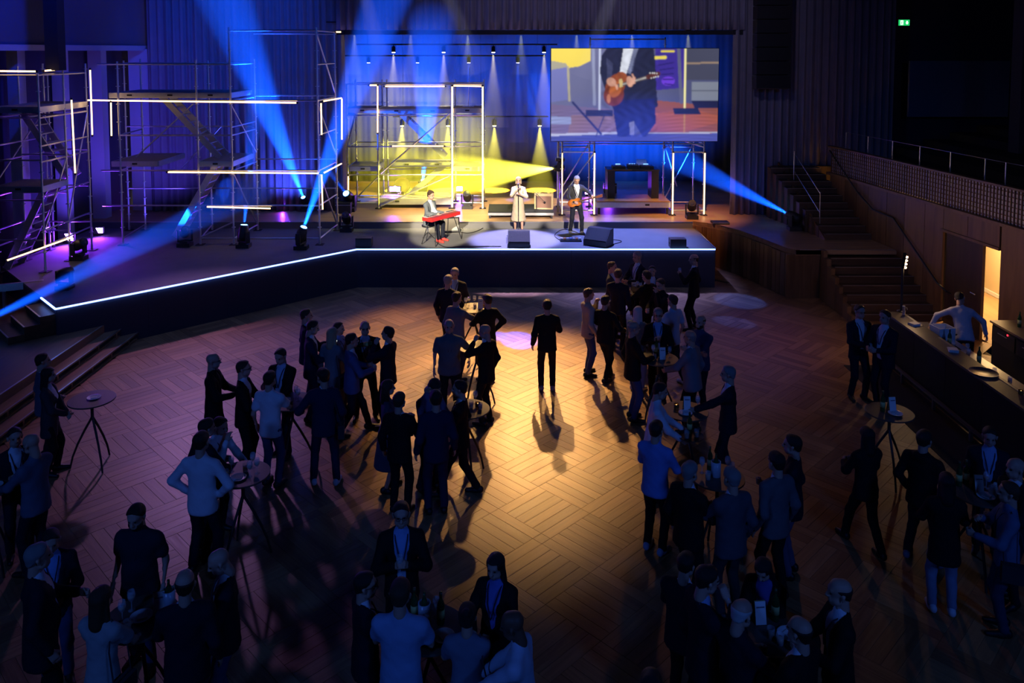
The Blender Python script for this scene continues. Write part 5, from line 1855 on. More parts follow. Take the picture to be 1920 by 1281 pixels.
box_part(am, 'cabinet', (0, .12, .25), (.52, .28, .44), M_BLACK)
box_part(am, 'grille', (0, -.03, .25), (.44, .02, .36), mat('silver_grille', (.35, .34, .32), .5, .4, bump=.4, bscale=150))
box_part(am, 'handle', (0, .12, .485), (.18, .03, .03), M_RUBBER)

# small riser with guitar amplifier and microphone
r0, r1 = at_floor(915, 410, ZW), at_floor(1038, 410, ZW)
rs = thing('stage_riser', 'low black riser with aluminium frame behind the singer', 'riser', ((r0[0] + r1[0]) / 2, r0[1], ZW))
rw = r1[0] - r0[0]
box_part(rs, 'top', (0, .65, .20), (rw, 1.3, .03), M_MATTE)
for y in (0, 1.3):
    box_part(rs, 'frame', (0, y, .145), (rw, .05, .08), M_ALU)
for sx in (-1, 1):
    box_part(rs, 'frame', (sx * (rw / 2 - .02), .65, .145), (.05, 1.25, .08), M_ALU)
    for y in (.05, 1.25):
        box_part(rs, 'foot', (sx * (rw / 2 - .06), y, .055), (.06, .06, .11), M_BLACK)
ga = thing('guitar_amplifier', 'tan tweed guitar amplifier with brown grille on the low riser', 'amplifier', (gy(1020, 395, r0[1] + .5).x, r0[1] + .55, ZW + .215), R(-8))
M_TWEED = mat('tan_tweed', (.55, .42, .22), .8, bump=.3, bscale=160)
box_part(ga, 'cabinet', (0, 0, .25), (.60, .26, .50), M_TWEED)
box_part(ga, 'grille', (0, -.133, .235), (.50, .015, .38), mat('brown_grille_cloth', (.20, .11, .08), .85, bump=.4, bscale=120))
box_part(ga, 'handle', (0, 0, .515), (.18, .035, .03), mat('leather_brown', (.12, .06, .03), .6))
for k in range(5):
    MB().tube([(-.2 + .1 * k, -.02, .50), (-.2 + .1 * k, -.02, .515)], .014, 8).build('knob', M_BLACK, ga, world=False)
am2 = thing('boom_microphone', 'small boom microphone pointing at the guitar amplifier', 'microphone stand', (ga.location.x - .25, ga.location.y - .40, ZW + .215))
for k in range(3):
    a = 2 * PI * k / 3
    MB().tube([(0, 0, .06), (.15 * math.cos(a), .15 * math.sin(a), .01)], .009, 6).build('leg', M_BLACK, am2, world=False)
MB().tube([(0, 0, .05), (0, 0, .55)], .009, 6).build('pole', M_BLACK, am2, world=False)
MB().tube([(-.12, -.02, .62), (0, 0, .55), (.24, .1, .28)], .008, 6).build('boom', M_BLACK, am2, world=False)
MB().tube([(.24, .1, .28), (.29, .12, .24)], .02, 8).build('capsule', M_BLACK, am2, world=False)

# raised deck with the mixing desk
dj = thing('desk_riser', 'aluminium-framed raised deck under the video screen', 'riser', (3.92, 25.75, ZW))
box_part(dj, 'top', (0, 1.1, .42), (2.36, 2.2, .04), M_STAGEWOOD)
for y in (0, 2.2):
    box_part(dj, 'frame', (0, y, .31), (2.4, .05, .17), M_ALU)
for sx in (-1, 1):
    box_part(dj, 'frame', (sx * 1.18, 1.1, .31), (.05, 2.15, .17), M_ALU)
    for y in (.08, 2.1):
        box_part(dj, 'foot', (sx * 1.1, y, .11), (.07, .07, .22), M_BLACK)
box_part(dj, 'grip', (.45, -.03, .32), (.14, .012, .06), M_BLACK)
tb = thing('mixing_table', 'black table with box legs on the raised deck', 'table', (3.98, 26.55, ZW + .44))
box_part(tb, 'table_top', (0, 0, .93), (1.72, .75, .06), M_BLACK)
box_part(tb, 'trim', (-.45, -.38, .945), (.8, .012, .02), mat('copper_trim', (.45, .2, .1), .3, .8))
for sx in (-1, 1):
    box_part(tb, 'leg_panel', (sx * .72, 0, .45), (.24, .7, .9), M_BLACK)
for k, (x, w, h, n_, lb) in enumerate(((-.45, .42, .09, 'media_player', 'first player deck on the mixing table, nearest the guitarist'), (.02, .36, .12, 'audio_mixer', 'audio mixer with lit rows of knobs in the middle of the table'), (.48, .42, .09, 'media_player', 'second player deck on the mixing table, far side'))):
    g = thing(n_, lb, 'audio deck', (3.98 + x, 26.5, ZW + 1.40))
    box_part(g, 'case', (0, 0, h / 2), (w, .38, h), M_BLACK)
    if n_ == 'media_player':
        MB().lathe([(.12, h), (.12, h + .02), (.10, h + .025), (.03, h + .025)], 18).build('jog_wheel', M_STEEL, g, True, world=False)
        box_part(g, 'display', (0, .14, h + .02), (.16, .06, .012), glow('deck_display', (.2, .45, 1), 2.5), rot=Matrix.Rotation(R(30), 3, 'X'))
    else:
        for i in range(4):
            for j in range(4):
                MB().tube([(-.13 + .085 * i, -.12 + .075 * j, h), (-.13 + .085 * i, -.12 + .075 * j, h + .025)], .012, 6).build('knob', M_STEEL, g, world=False)
        box_part(g, 'meter', (0, .16, h + .008), (.2, .03, .01), MATS['deck_display'])
lp = thing('laptop', 'open laptop behind the player decks', 'laptop', (4.35, 26.72, ZW + 1.40))
box_part(lp, 'base', (0, 0, .01), (.34, .24, .018), M_STEEL)
box_part(lp, 'screen', (0, .14, .13), (.34, .012, .23), M_STEEL, rot=Matrix.Rotation(R(-14), 3, 'X'))
fc = thing('flight_case', 'small black rounded case on the raised deck behind the table', 'case', (3.35, 27.3, ZW + .44))
box_part(fc, 'case', (0, 0, .18), (.42, .35, .34), M_BLACK)
box_part(fc, 'lid_band', (0, 0, .27), (.43, .36, .02), M_STEEL)
# glass globe lamp and pole stand on the centre scaffold
gg = thing('glass_globe', 'large clear glass globe standing on the low scaffold deck', 'globe', (gy(754, 365, 27.6).x, 27.6, 1.65))
MB().lathe([(.10 + .0, .02), (.2, .09), (.27, .20), (.29, .31), (.26, .43), (.17, .53), (.05, .585)], 24).build('globe_shell', mat('thin_clear_shell', (.9, .95, .95), .05, trans=.97, ior=1.03), gg, True, world=False)
MB().lathe([(.16, 0), (.16, .02), (.06, .03), (.05, .09)], 18).build('base', mat('brass', (.6, .42, .15), .3, .9), gg, True, world=False)
ps = thing('pole_stand', 'thin white pole on a flat base on top of the centre scaffold', 'stand', (gy(878, 205, 27.3).x, 27.3, 4.695))
box_part(ps, 'base', (0, 0, .012), (.38, .25, .02), M_STEEL)
MB().tube([(0, 0, .02), (.05, 0, 1.35)], .012, 6).build('pole', M_STEEL, ps, world=False)
# stacked flight box on the wing behind
for k, (px, py, w, h, lb) in enumerate(((645, 405, .5, .35, 'low black equipment box beside the moving head at the scaffold foot'), (1350, 425, .5, .06, 'flat black cable ramp at the curve of the wooden stage'))):
    t = thing('equipment_box' if k == 0 else 'cable_ramp', lb, 'box' if k == 0 else 'cable ramp', at_floor(px, py - 6, ZW))
    box_part(t, 'body', (0, 0, h / 2), (w, .35, h), M_BLACK)
    box_part(t, 'edge_band', (0, -.176, h * .8), (w, .006, .02), M_STEEL)
# cables on the stage floor
for pts, lb in (([(858, 434), (880, 437), (905, 428), (920, 412)], 'black cable running from the keyboard to the riser'), ([(1098, 442), (1060, 430), (1040, 440), (1050, 450), (1068, 452)], 'looped black cable at the feet of the guitarist'),
                ([(815, 452), (835, 463), (870, 462), (940, 462)], 'thin black cable along the stage edge before the keyboard'), ([(1150, 458), (1165, 452), (1130, 447), (1110, 445)], 'short black cable beside the big sloped monitor')):
    P_ = [gz(x, y, ZS + .012) for x, y in pts]
    pp_ = []
    for i in range(len(P_) - 1):
        for k in range(6):
            t_ = k / 6
            a, b, c, d = P_[max(i - 1, 0)], P_[i], P_[i + 1], P_[min(i + 2, len(P_) - 1)]
            pp_.append(.5 * ((2 * b) + (c - a) * t_ + (2 * a - 5 * b + 4 * c - d) * t_ * t_ + (3 * b - a - 3 * c + d) * t_ ** 3))
    pp_.append(P_[-1])
    tag(MB().tube(pp_, .011, 6).build('stage_cable', M_RUBBER), lb, 'cable')

# ================================================================== TABLES AND WHAT STANDS ON THEM
TABLE_H = 1.10
M_TOP = mat('table_top_laminate', (.085, .075, .06), .42, bump=.03, bscale=60)


def make_table():
    t = thing('high_table', '', 'table')
    MB().lathe([(.33, TABLE_H - .028), (.35, TABLE_H - .02), (.35, TABLE_H - .004), (.345, TABLE_H)], 40).build('table_top', M_TOP, t, world=False)
    MB().lathe([(.09, TABLE_H - .036), (.09, TABLE_H - .028)], 16).build('mount_plate', M_BLACK, t, world=False)
    MB().tube([(0, 0, .78), (0, 0, TABLE_H - .03)], .024, 10).build('stem', M_BLACK, t, world=False)
    for k in range(3):
        a = 2 * PI * k / 3 - PI / 2
        pts = [(0, .82), (.03, .76), (.12, .60), (.22, .40), (.30, .20), (.345, .01)]
        MB().tube([(r * math.cos(a), r * math.sin(a), z) for r, z in pts], [.018, .019, .018, .017, .016, .015], 8).build('leg', M_BLACK, t, world=False)
    return t


def clone(o, loc, rz=0.0, label=None, group=None):
    c = o.copy()
    COL.objects.link(c)
    c.location = loc
    c.rotation_euler = (0, 0, rz)
    if label:
        c['label'] = label
    if group:
        c['group'] = group
    for ch in PROTO_KIDS[o.name]:
        k = ch.copy()
        COL.objects.link(k)
        k.parent = c
    return c


PROTO_KIDS = {}
PROTO_USED = set()


def place(proto, loc, rz, label, group):
    """The first use moves the model itself, later ones copy it with its parts."""
    if proto.name not in PROTO_KIDS:
        PROTO_KIDS[proto.name] = list(proto.children)
    if proto.name not in PROTO_USED:
        PROTO_USED.add(proto.name)
        proto.location, proto.rotation_euler = loc, (0, 0, rz)
        proto['label'] = label
        if group:
            proto['group'] = group
        return proto
    return clone(proto, loc, rz, label, group)


def make_wineglass():
    t = thing('wine_glass', '', 'glass')
    MB().lathe([(.033, 0), (.034, .003), (.006, .008), (.0045, .085), (.02, .10), (.036, .135), (.038, .165), (.031, .205), (.029, .205), (.036, .165), (.034, .135), (.018, .103)], 16).build('bowl_and_stem', M_GLASS, t, True, world=False)
    MB().lathe([(.012, .105), (.028, .125), (.034, .14), (.034, .141)], 14).build('wine', mat('white_wine', (.75, .6, .25), .05, trans=.5), t, True, world=False)
    return t


def make_tumbler():
    t = thing('tumbler', '', 'glass')
    MB().lathe([(.030, 0), (.034, .004), (.037, .105), (.034, .105), (.031, .012), (.01, .01)], 16).build('glass_wall', M_GLASS, t, True, world=False)
    MB().lathe([(.030, .012), (.033, .065), (.01, .066)], 14).build('drink', M_AMBERG, t, True, world=False)
    return t


def make_plate():
    t = thing('plate', '', 'plate')
    MB().lathe([(.06, 0), (.065, .004), (.105, .016), (.107, .019), (.10, .018), (.062, .008), (.01, .007)], 28).build('dish', M_WHITE, t, True, world=False)
    box_part(t, 'napkin', (.01, 0, .014), (.09, .09, .01), M_PAPER, .4)
    return t


def make_card():
    t = thing('menu_card', '', 'card')
    for sg in (-1, 1):
        MB().box((0, sg * .028, .105), (.105, .003, .21), rot=Matrix.Rotation(R(sg * 12), 3, 'X')).build('leaf', M_PAPER if sg < 0 else mat('card_inside', (.45, .38, .16), .7), t, world=False)
    box_part(t, 'heading_print', (0, -.0315, .165), (.07, .002, .012), mat('card_print', (.12, .14, .2), .8), rot=Matrix.Rotation(R(-12), 3, 'X'))
    return t


def make_bottle():
    t = thing('wine_bottle', '', 'bottle')
    MB().lathe([(.035, 0), (.037, .01), (.037, .19), (.03, .22), (.014, .25), (.0135, .31), (.015, .315)], 16).build('bottle_glass', M_BOTTLE, t, True, world=False)
    MB().lathe([(.0378, .07), (.0378, .15)], 16).build('bottle_label', mat('bottle_label_paper', (.55, .55, .2), .7), t, True, world=False)
    MB().lathe([(.0155, .28), (.0155, .318)], 12).build('capsule', mat('bottle_capsule', (.05, .07, .03), .4), t, True, world=False)
    return t


def make_candle():
    t = thing('tea_light', '', 'candle')
    MB().lathe([(.035, 0), (.04, .01), (.042, .07), (.038, .07), (.035, .012), (.01, .01)], 16).build('glass_holder', mat('amber_glass', (.8, .4, .1), .1, trans=.7), t, True, world=False)
    MB().lathe([(.028, .012), (.028, .03), (.004, .032)], 12).build('wax', M_PAPER, t, True, world=False)
    MB().lathe([(.003, .034), (.007, .043), (.001, .062)], 8).build('flame', glow('candle_flame', (1, .55, .15), 14), t, True, world=False)
    return t


def make_cooler():
    t = thing('bottle_cooler', '', 'cooler')
    MB().lathe([(.055, 0), (.06, .005), (.062, .20), (.057, .20), (.054, .012), (.01, .01)], 20).build('cooler_wall', mat('cooler_acrylic', (.45, .5, .58), .25), t, True, world=False)
    MB().lathe([(.030, .02), (.032, .19), (.028, .22), (.0135, .25), (.0135, .30)], 14).build('bottle_inside', M_BOTTLE, t, True, world=False)
    return t


TB, WG, TU, PLT, MC, WB, TL, CO = make_table(), make_wineglass(), make_tumbler(), make_plate(), make_card(), make_bottle(), make_candle(), make_cooler()
TABLES = {}


def table(key, px, py, label, what, items):
    """what names the table inside the labels of the things on it."""
    p = gz(px, py, TABLE_H)
    TABLES[key] = p
    place(TB, (p.x, p.y, 0), R(47 * len(TABLES)), label, 'round high tables')
    protos = dict(w=(WG, 'wine glass', 'wine glasses'), t=(TU, 'tumbler', 'tumblers'), p=(PLT, 'white plate with a napkin', 'plates'), c=(MC, 'upright white menu card', 'menu cards'), b=(WB, 'green wine bottle', 'wine bottles'), l=(TL, 'lit tea light in an amber glass', 'tea lights'), k=(CO, 'bottle in a pale cooler', 'coolers'))
    cnt = {}
    for kd, dx, dy in items:
        cnt[kd] = cnt.get(kd, 0) + 1
    for kd, dx, dy in items:
        pr, nm, pl = protos[kd]
        many = cnt[kd] > 1
        lb = '%s on %s' % (nm, what)
        if many:
            rank = sorted(q_[1] for q_ in items if q_[0] == kd).index(dx)
            lb = '%s, %s, on %s' % (nm, ('the left of the two', 'the right of the two')[rank] if cnt[kd] == 2 else ORD[rank] + ' from the left', what)
        place(pr, (p.x + dx, p.y + dy, TABLE_H), R(random.uniform(-30, 30)) if kd != 'c' else R(random.uniform(-12, 18)), lb, pl + ' on ' + what)


table('T1', 172, 748, 'empty-looking high table standing alone by the timber tiers', 'the lone table by the tiers', [('p', .02, .03), ])
table('T2', 455, 888, 'high table crowded with glasses beside the two white shirts', 'the table beside the two white shirts', [('p', -.02, -.12), ('w', .12, -.08), ('w', .19, .0), ('w', .09, .14), ('w', -.16, .04), ('t', .02, .05), ('t', -.18, -.10)])
table('T3', 1285, 770, 'amber-lit high table between the tray bearer and the grey-haired suit', 'the table before the tray bearer', [('l', -.12, .08), ('c', .03, .04), ('p', -.02, -.10), ('w', .2, .05)])
table('T4', 1235, 672, 'high table in the crowd near the grey jacket', 'the table near the grey jacket', [('c', .06, -.02), ('w', -.08, .1), ('w', .2, .02), ('b', -.02, .15)])
table('T5', 1668, 772, 'black high table standing before the bar front', 'the table before the bar', [('c', .05, .05), ('p', .05, -.08), ('b', -.10, .02)])
table('T6', 889, 577, 'farthest high table, near the stage, set with glasses', 'the farthest table', [('w', -.12, .12), ('w', .0, .18), ('w', .12, .14), ('w', -.18, .02), ('c', .14, -.05), ('t', .02, -.02), ('l', .2, .08)])
table('T7', 893, 650, 'bare amber-lit high table between the polo shirt and the black jacket', 'the bare table', [('c', .16, .08)])
table('T8', 876, 766, 'amber-lit high table behind the suit facing left', 'the table behind the suit facing left', [('l', .16, .05), ('w', -.12, .08), ('w', .12, .16), ('t', .20, -.04), ('t', .06, .02), ('w', -.04, -.12)])
table('T9', 1345, 893, 'dark high table with a bottle cooler amid the grey jackets', 'the table amid the grey jackets', [('k', -.02, .0), ('w', -.18, .08), ('w', .16, .10), ('w', .18, -.04), ('t', -.14, -.08), ('b', -.06, .16)])
table('T10', 1835, 922, 'dark high table at the bar end crowded with bottles', 'the table at the bar end', [('b', -.17, .14), ('b', -.06, .18), ('c', .0, .02), ('p', .02, -.12), ('w', .14, .08), ('t', .12, -.06), ('t', .22, .0)])
table('T11', 265, 1158, 'dark high table in front of the polo shirt, nearest corner', 'the table before the dark polo shirt', [('p', .0, .0), ('w', -.14, .1), ('w', -.16, -.05), ('t', -.05, -.18), ('c', .14, .08), ('k', .22, .12)])
table('T12', 806, 1178, 'dark high table amid the group around the smiling long-haired guest', 'the table amid the foremost group', [('b', -.16, .12), ('k', -.06, .08), ('w', .05, .14), ('b', .10, .06), ('w', -.02, -.06), ('p', .14, -.12)])
table('T13', 1465, 1188, 'dark high table amid the foremost group beside the bar aisle', 'the table near the white-haired guest', [('p', .06, -.02), ('c', -.16, .16), ('t', -.12, -.06), ('t', -.06, -.14), ('b', .0, .18)])
table('T14', -26, 912, 'high table cut by the frame edge beside the tiers', 'the table cut by the frame edge', [('p', .1, .0), ('t', .0, .1)])
table('T15', 548, 752, 'high table behind the short-sleeved white shirt', 'the table behind the short-sleeved shirt', [('p', -.08, .0), ('w', .04, .08), ('w', .10, -.02), ('t', -.02, -.14)])
table('T17', 1184, 546, 'far high table in the knot of guests by the stage corner', 'the far table by the stage corner', [('c', .05, .0), ('w', .15, .08), ('w', .2, -.04), ('t', .1, .12)])

# ================================================================== THE BAR
bar_t = thing('bar_counter', 'long black bar counter with grey top along the panelled wall', 'bar', (8.1, 13.3, 0))
for k in range(6):
    y0 = 16.55 - 1.15 * k
    MB().box((7.89, y0 - .575, .56), (.05, 1.14, 1.04)).build('front_panel', M_MATTE, bar_t)
MB().box((8.02, 13.1, 1.105), (.38, 6.95, .04)).build('counter_top', mat('bar_top', (.10, .085, .07), .35, var=.2), bar_t)
MB().box((8.45, 13.1, .90), (.55, 6.9, .03)).build('work_shelf', M_STEEL, bar_t)
MB().box((8.1, 16.53, .56), (.46, .05, 1.04)).build('end_panel', M_MATTE, bar_t)
MB().box((8.2, 13.1, 1.0), (.03, 6.9, .16)).build('upstand', M_MATTE, bar_t)
fr = thing('bar_foot_rail', 'pale metal foot rail along the base of the bar', 'rail', (7.72, 13.3, 0))
MB().beam((7.74, 16.1, .24), (7.74, 10.2, .24), .05, .05).build('rail', M_STEEL, fr)
for k in range(6):
    MB().box((7.76, 15.6 - 1.2 * k, .12), (.05, .05, .24)).build('bracket', M_STEEL, fr)
mt = tag(MB().box((7.42, 13.2, .004), (.9, 6.6, .008)).build('bar_mat', M_MATTE), 'dark floor mat along the foot of the bar', 'mat')
bc_ = thing('back_counter', 'black back counter with wooden top behind the bartender', 'counter', (10.3, 15.4, 0))
MB().box((10.35, 15.1, .48), (.7, 2.6, .96)).build('body', M_MATTE, bc_)
MB().box((10.33, 15.1, .98), (.76, 2.64, .04)).build('counter_top', mat('back_counter_wood', (.30, .20, .11), .45, var=.2), bc_)
for k in range(3):
    MB().box((9.985, 16.0 - .8 * k, .75), (.012, .75, .30)).build('drawer', M_BLACK, bc_)
    MB().tube([(9.96, 15.85 - .8 * k, .82), (9.96, 16.15 - .8 * k, .82)], .008, 6).build('drawer_handle', M_STEEL, bc_)
MB().box((9.975, 15.85, .88), (.012, .03, .03)).build('indicator_light', glow('red_indicator', (1, .02, .04), 4), bc_)
for k, (dx, dy) in enumerate(((.1, .9), (.3, .2), (.2, -.35))):
    place(WB, (10.2 + dx, 15.1 + dy, 1.0), 0, ('dark bottle at the near end of the back counter', 'dark bottle in the middle of the back counter', 'dark bottle beside the doorway on the back counter')[2 - k], 'bottles on the back counter')
cr = thing('glass_crate', 'dark crate of upturned glasses on the back counter', 'crate', (10.35, 14.75, 1.0))
for sx, sy, w, d in ((0, -.25, .5, .02), (0, .25, .5, .02), (-.25, 0, .02, .5), (.25, 0, .02, .5)):
    box_part(cr, 'side', (sx, sy, .09), (w, d, .18), M_BLACK)
box_part(cr, 'bottom', (0, 0, .01), (.5, .5, .02), M_BLACK)
lamp = thing('bar_lamp', 'black lamp post at the bar end with an arm of four warm bulbs', 'lamp', (8.19, 16.6, 1.125))
MB().lathe([(.09, 0), (.09, .015), (.02, .03)], 16).build('base', M_BLACK, lamp, True, world=False)
MB().tube([(0, 0, .02), (0, 0, .93)], .028, 8).build('pole', M_BLACK, lamp, world=False)
a0, a1 = Vector((0, 0, .93)), Vector((.26, .45, 1.12))
MB().beam(a0, a1, .06, .05).build('arm', M_BLACK, lamp, world=False)
for k in range(4):
    c_ = a0 + (a1 - a0) * (.22 + .24 * k) + Vector((.03, -.03, -.05))
    v_, f_ = ball(c_, .026, 10)
    MB().add(v_.tolist(), f_.tolist()).build('bulb', glow('warm_bulb', (1, .62, .35), 16), lamp, True, world=False)
for k in (0, 1):
    l = bpy.data.lights.new('bar_lamp_light', 'POINT')
    l.energy, l.color, l.shadow_soft_size = 11, (1, .6, .3), .05
    o = bpy.data.objects.new('bar_lamp_light', l)
    COL.objects.link(o)
    o.location = Vector((8.19, 16.6, 1.125)) + a0 + (a1 - a0) * (.35 + .45 * k) + Vector((.1, -.1, -.16))
for k, y in enumerate((16.2, 15.9, 15.75, 15.6, 14.9, 14.75, 14.62, 14.5, 13.6, 13.45, 12.9, 12.7, 12.4)):
    place(WG if k % 3 else TU, (8.36 + .12 * ((k * 7) % 4) / 2, y, .915), R(k * 40), '%s standing behind the bar, %s from the lamp' % ('wine glass' if k % 3 else 'tumbler', ('first', 'second', 'third', 'fourth', 'fifth', 'sixth', 'seventh', 'eighth', 'ninth', 'tenth', 'eleventh', 'twelfth', 'thirteenth')[k]), 'glasses behind the bar')
for k, (x, y, z) in enumerate(((8.45, 15.2, .915), (8.5, 14.3, .915), (8.55, 12.2, .915), (8.6, 11.9, .915))):
    place(WB, (x, y, z), 0, 'bottle standing behind the bar, number %s from the lamp' % ('one', 'two', 'three', 'four')[k], 'bottles behind the bar')
tp_ = thing('beer_tap', 'small chrome tap tower at the bar end', 'tap', (8.12, 16.35, 1.125))
MB().lathe([(.035, 0), (.03, .02), (.028, .18), (.032, .20)], 14).build('tower', M_STEEL, tp_, True, world=False)
MB().tube([(0, 0, .16), (.06, 0, .16), (.07, 0, .12)], .010, 6).build('spout', M_STEEL, tp_, world=False)
bx_ = thing('glass_box', 'white cardboard box open on the bar work shelf', 'box', (8.5, 15.55, .915), R(8))
for sx, sy, w, d in ((0, -.14, .34, .012), (0, .14, .34, .012), (-.165, 0, .012, .28), (.165, 0, .012, .28)):
    box_part(bx_, 'side', (sx, sy, .13), (w, d, .26), M_PAPER)
box_part(bx_, 'bottom', (0, 0, .008), (.33, .28, .012), M_PAPER)
for k, (x, y, lb) in enumerate(((8.03, 15.75, 'stack of white napkins on the bar near the lamp'), (8.05, 14.35, 'stack of pale napkins on the bar before the bartender'))):
    t = thing('napkin_stack', lb, 'napkins', (x, y, 1.125), .2 + k)
    for i in range(4):
        box_part(t, 'napkin', (.004 * i, 0, .006 + .011 * i), (.16, .16, .009), M_PAPER, .05 * i)
tr_ = thing('round_tray', 'round pale metal tray lying on the bar', 'tray', (8.02, 13.35, 1.126))
MB().lathe([(.19, 0), (.21, .006), (.23, .025), (.226, .025), (.205, .010), (.01, .008)], 32).build('tray_dish', M_STEEL, tr_, True, world=False)
place(TL, (8.12, 12.5, 1.126), 0, 'tea light burning at the near end of the bar', None)
for k, y in enumerate((16.0, 14.75, 12.95)):
    t = tag(MB().box((8.17, y, 1.128), (.05, .62, .006)).build('bar_runner', M_STEEL), 'narrow metal drip strip let into the bar top, %s from the lamp' % ('first', 'second', 'third')[k], 'drip strip')

# ================================================================== GUESTS


def guest(px, py, h, face, label, **kw):
    """Head top at this pixel, standing on the parquet."""
    p = gz(px, py, h)
    return person('person ' + label, (p.x, p.y, kw.pop('z', 0.0)), h, face, **kw)


def in_hand(kind, pos, label, tilt=(0, 0)):
    pr = dict(w=WG, t=TU, b=WB)[kind]
    h_ = dict(w=.10, t=.05, b=.16)[kind]
    o = place(pr, pos - Vector((0, 0, h_)), 0, label, 'drinks held by guests')
    o.rotation_euler = (R(tilt[0]), R(tilt[1]), 0)
    return o


G = guest
# by the tiers
G(78, 664, 1.74, 55, 'in a pale grey-blue jacket beside the timber tiers', tc=STEELB, bc=INK, arms=('down', 'front'))
G(89, 690, 1.70, 75, 'with long dark hair and dark coat, hands folded, beside the tiers', top='coat', tc=(.045, .04, .05), hair='long', hc='black', female=True, arms=('front', 'front'), bc=BLK)
G(27, 803, 1.72, 140, 'in a dark suit at the table cut by the frame edge', tc=INK, lanyard=True, arms=('hold', 'down'))
G(62, 815, 1.80, 285, 'bald, in a slate shirt, back turned, at the table cut by the frame edge', top='shirt', tc=STEELB, bc=INK, hair='bald', arms=('table', 'hold'), bow=12, build=1.08)
# group left of centre
w = G(398, 663, 1.80, 85, 'bald, all in black, hands raised in talk, nearest the stage wing', top='open', tc=BLK, sc=BLK, bc=BLK, hair='bald', glasses=True, arms=('hold', 'hold'))
w = G(455, 677, 1.80, 85, 'in a black suit and glasses behind the short-sleeved white shirt', tc=BLK, bc=BLK, hc='brown', glasses=True, arms=('hold', 'hold'))
G(505, 697, 1.78, 15, 'in an untucked short-sleeved white shirt, back turned, with lanyard', top='shortshirt', tc=WHT, bc=JEAN, hc='dark', lanyard=True, badge=False, arms=('down', 'table'), shoe=CHAR)
G(528, 652, 1.78, 195, 'in a dark suit with badge on a lanyard, facing the white shirt', tc=BLK, sc=SKY, lanyard=True, arms=('table', 'hold'), bow=16)
G(573, 580, 1.80, 75, 'in a navy suit, farthest of the group by the stage wing', tc=NAVY, bc=NAVY, hc='brown', arms=('down', 'hold'))
w = G(582, 601, 1.82, 80, 'in a tall navy suit looking down at a lit phone', tc=NAVY, bc=NAVY, arms=('phone', 'hold'), bow=14)
t = thing('phone', 'lit phone in the hand of the tall navy suit', 'phone', (w[0] + w[1]) / 2 + Vector((.05, 0, .12)))
box_part(t, 'case', (0, 0, 0), (.075, .15, .010), M_BLACK, rot=Matrix.Rotation(R(25), 3, 'X'))
box_part(t, 'screen', (0, -.002, .006), (.068, .14, .003), glow('phone_screen', (.8, .9, 1), 1.6), rot=Matrix.Rotation(R(25), 3, 'X'))
G(622, 615, 1.74, 25, 'with blond hair and a sea-grey top, back turned, bag on shoulder', top='coat', tc=(.15, .18, .21), bc=(.18, .20, .26), hair='long', hc='blond', female=True, arms=('down', 'hold'), bag=1)
G(634, 605, 1.66, 100, 'in a blue shirt half hidden behind the blond guest', top='shirt', tc=LBLUE, bc=JEAN, arms=('hold', 'down'), lanyard=True, badge=False)
w = G(658, 622, 1.80, 70, 'in a mid-blue blazer holding a glass', tc=(.07, .11, .26), bc=INK, hc='black', arms=('hold', 'hold'), stance='walk')
in_hand('t', w[1], 'tumbler held by the mid-blue blazer')
G(684, 601, 1.80, 165, 'bald with glasses, dark suit and lanyard, facing the blue blazer', tc=BLK, sc=SKY, bc=BLK, hair='bald', glasses=True, lanyard=True, arms=('hold', 'down'), stance='wide')
w = G(727, 613, 1.80, 285, 'in a dark suit tipping a green bottle to the mouth', tc=INK, bc=INK, arms=('mouth', 'hold'), bow=-6)
in_hand('b', w[0] + Vector((-.10, 0, .10)), 'green bottle tipped up by the drinker in a dark suit', (0, -95))
G(606, 690, 1.82, 350, 'in a navy suit and bright white sneakers, back turned', tc=NAVY, bc=NAVY, hc='black', glasses=True, hyaw=-35, arms=('side', 'pocket'), shoe=(.6, .65, .75), stance='wide', bag=1)
G(372, 790, 1.78, 45, 'in a dark jacket leaning in behind the two white shirts', tc=INK, bc=INK, arms=('down', 'table'), lean=8, hc='dark')
G(394, 777, 1.68, 110, 'in a white shirt with lanyard reaching over the glasses', top='shirt', tc=WHT, bc=INK, lanyard=True, arms=('reach', 'face'), lean=12, bow=10)
G(376, 809, 1.86, 8, 'in a long-sleeved white shirt, back turned, at the crowded table', top='shirt', tc=WHT, bc=INK, hc='dark', arms=('hip', 'hip'), lanyard=True, badge=False, stance='wide', build=1.04)
# centre
G(853, 502, 1.82, 190, 'grey-haired in a dark suit with lanyard, facing the camera, farthest table', tc=INK, sc=SKY, hair='short', hc='grey', lanyard=True, arms=('down', 'table'), bow=10, build=1.06)
G(840, 516, 1.82, 25, 'grey-haired in a dark suit, back turned, at the farthest table', tc=INK, bc=INK, hc='grey', arms=('down', 'hold'), build=1.05)
G(856, 548, 1.80, 40, 'in a mid-grey blazer reaching to the farthest table, back turned', tc=GREY, bc=CHAR, hc='dark', arms=('down', 'reach'))
G(914, 552, 1.78, 325, 'all in black with an elbow out, across the farthest table', tc=BLK, bc=BLK, sc=BLK, arms=('table', 'hip'))
w = G(842, 599, 1.80, 172, 'heavy-set in a slate polo with badge, one hand on the bare table', top='polo', tc=(.09, .12, .14), bc=BLK, hair='balding', hc='grey', lanyard=True, arms=('side', 'down'), build=1.18, shoe=(.35, .4, .5))
G(912, 609, 1.80, 300, 'bald, in a black jacket, hand at the mouth, beside the bare table', tc=BLK, bc=BLK, hair='bald', arms=('mouth', 'down'), hyaw=-8, bow=8)
G(726, 713, 1.70, 75, 'with long brown hair and a dark patterned dress', top='dress', tc=(.07, .08, .13), hair='long', hc='brown', female=True, arms=('hold', 'down'), long_sleeve=False, lanyard=True, badge=False)
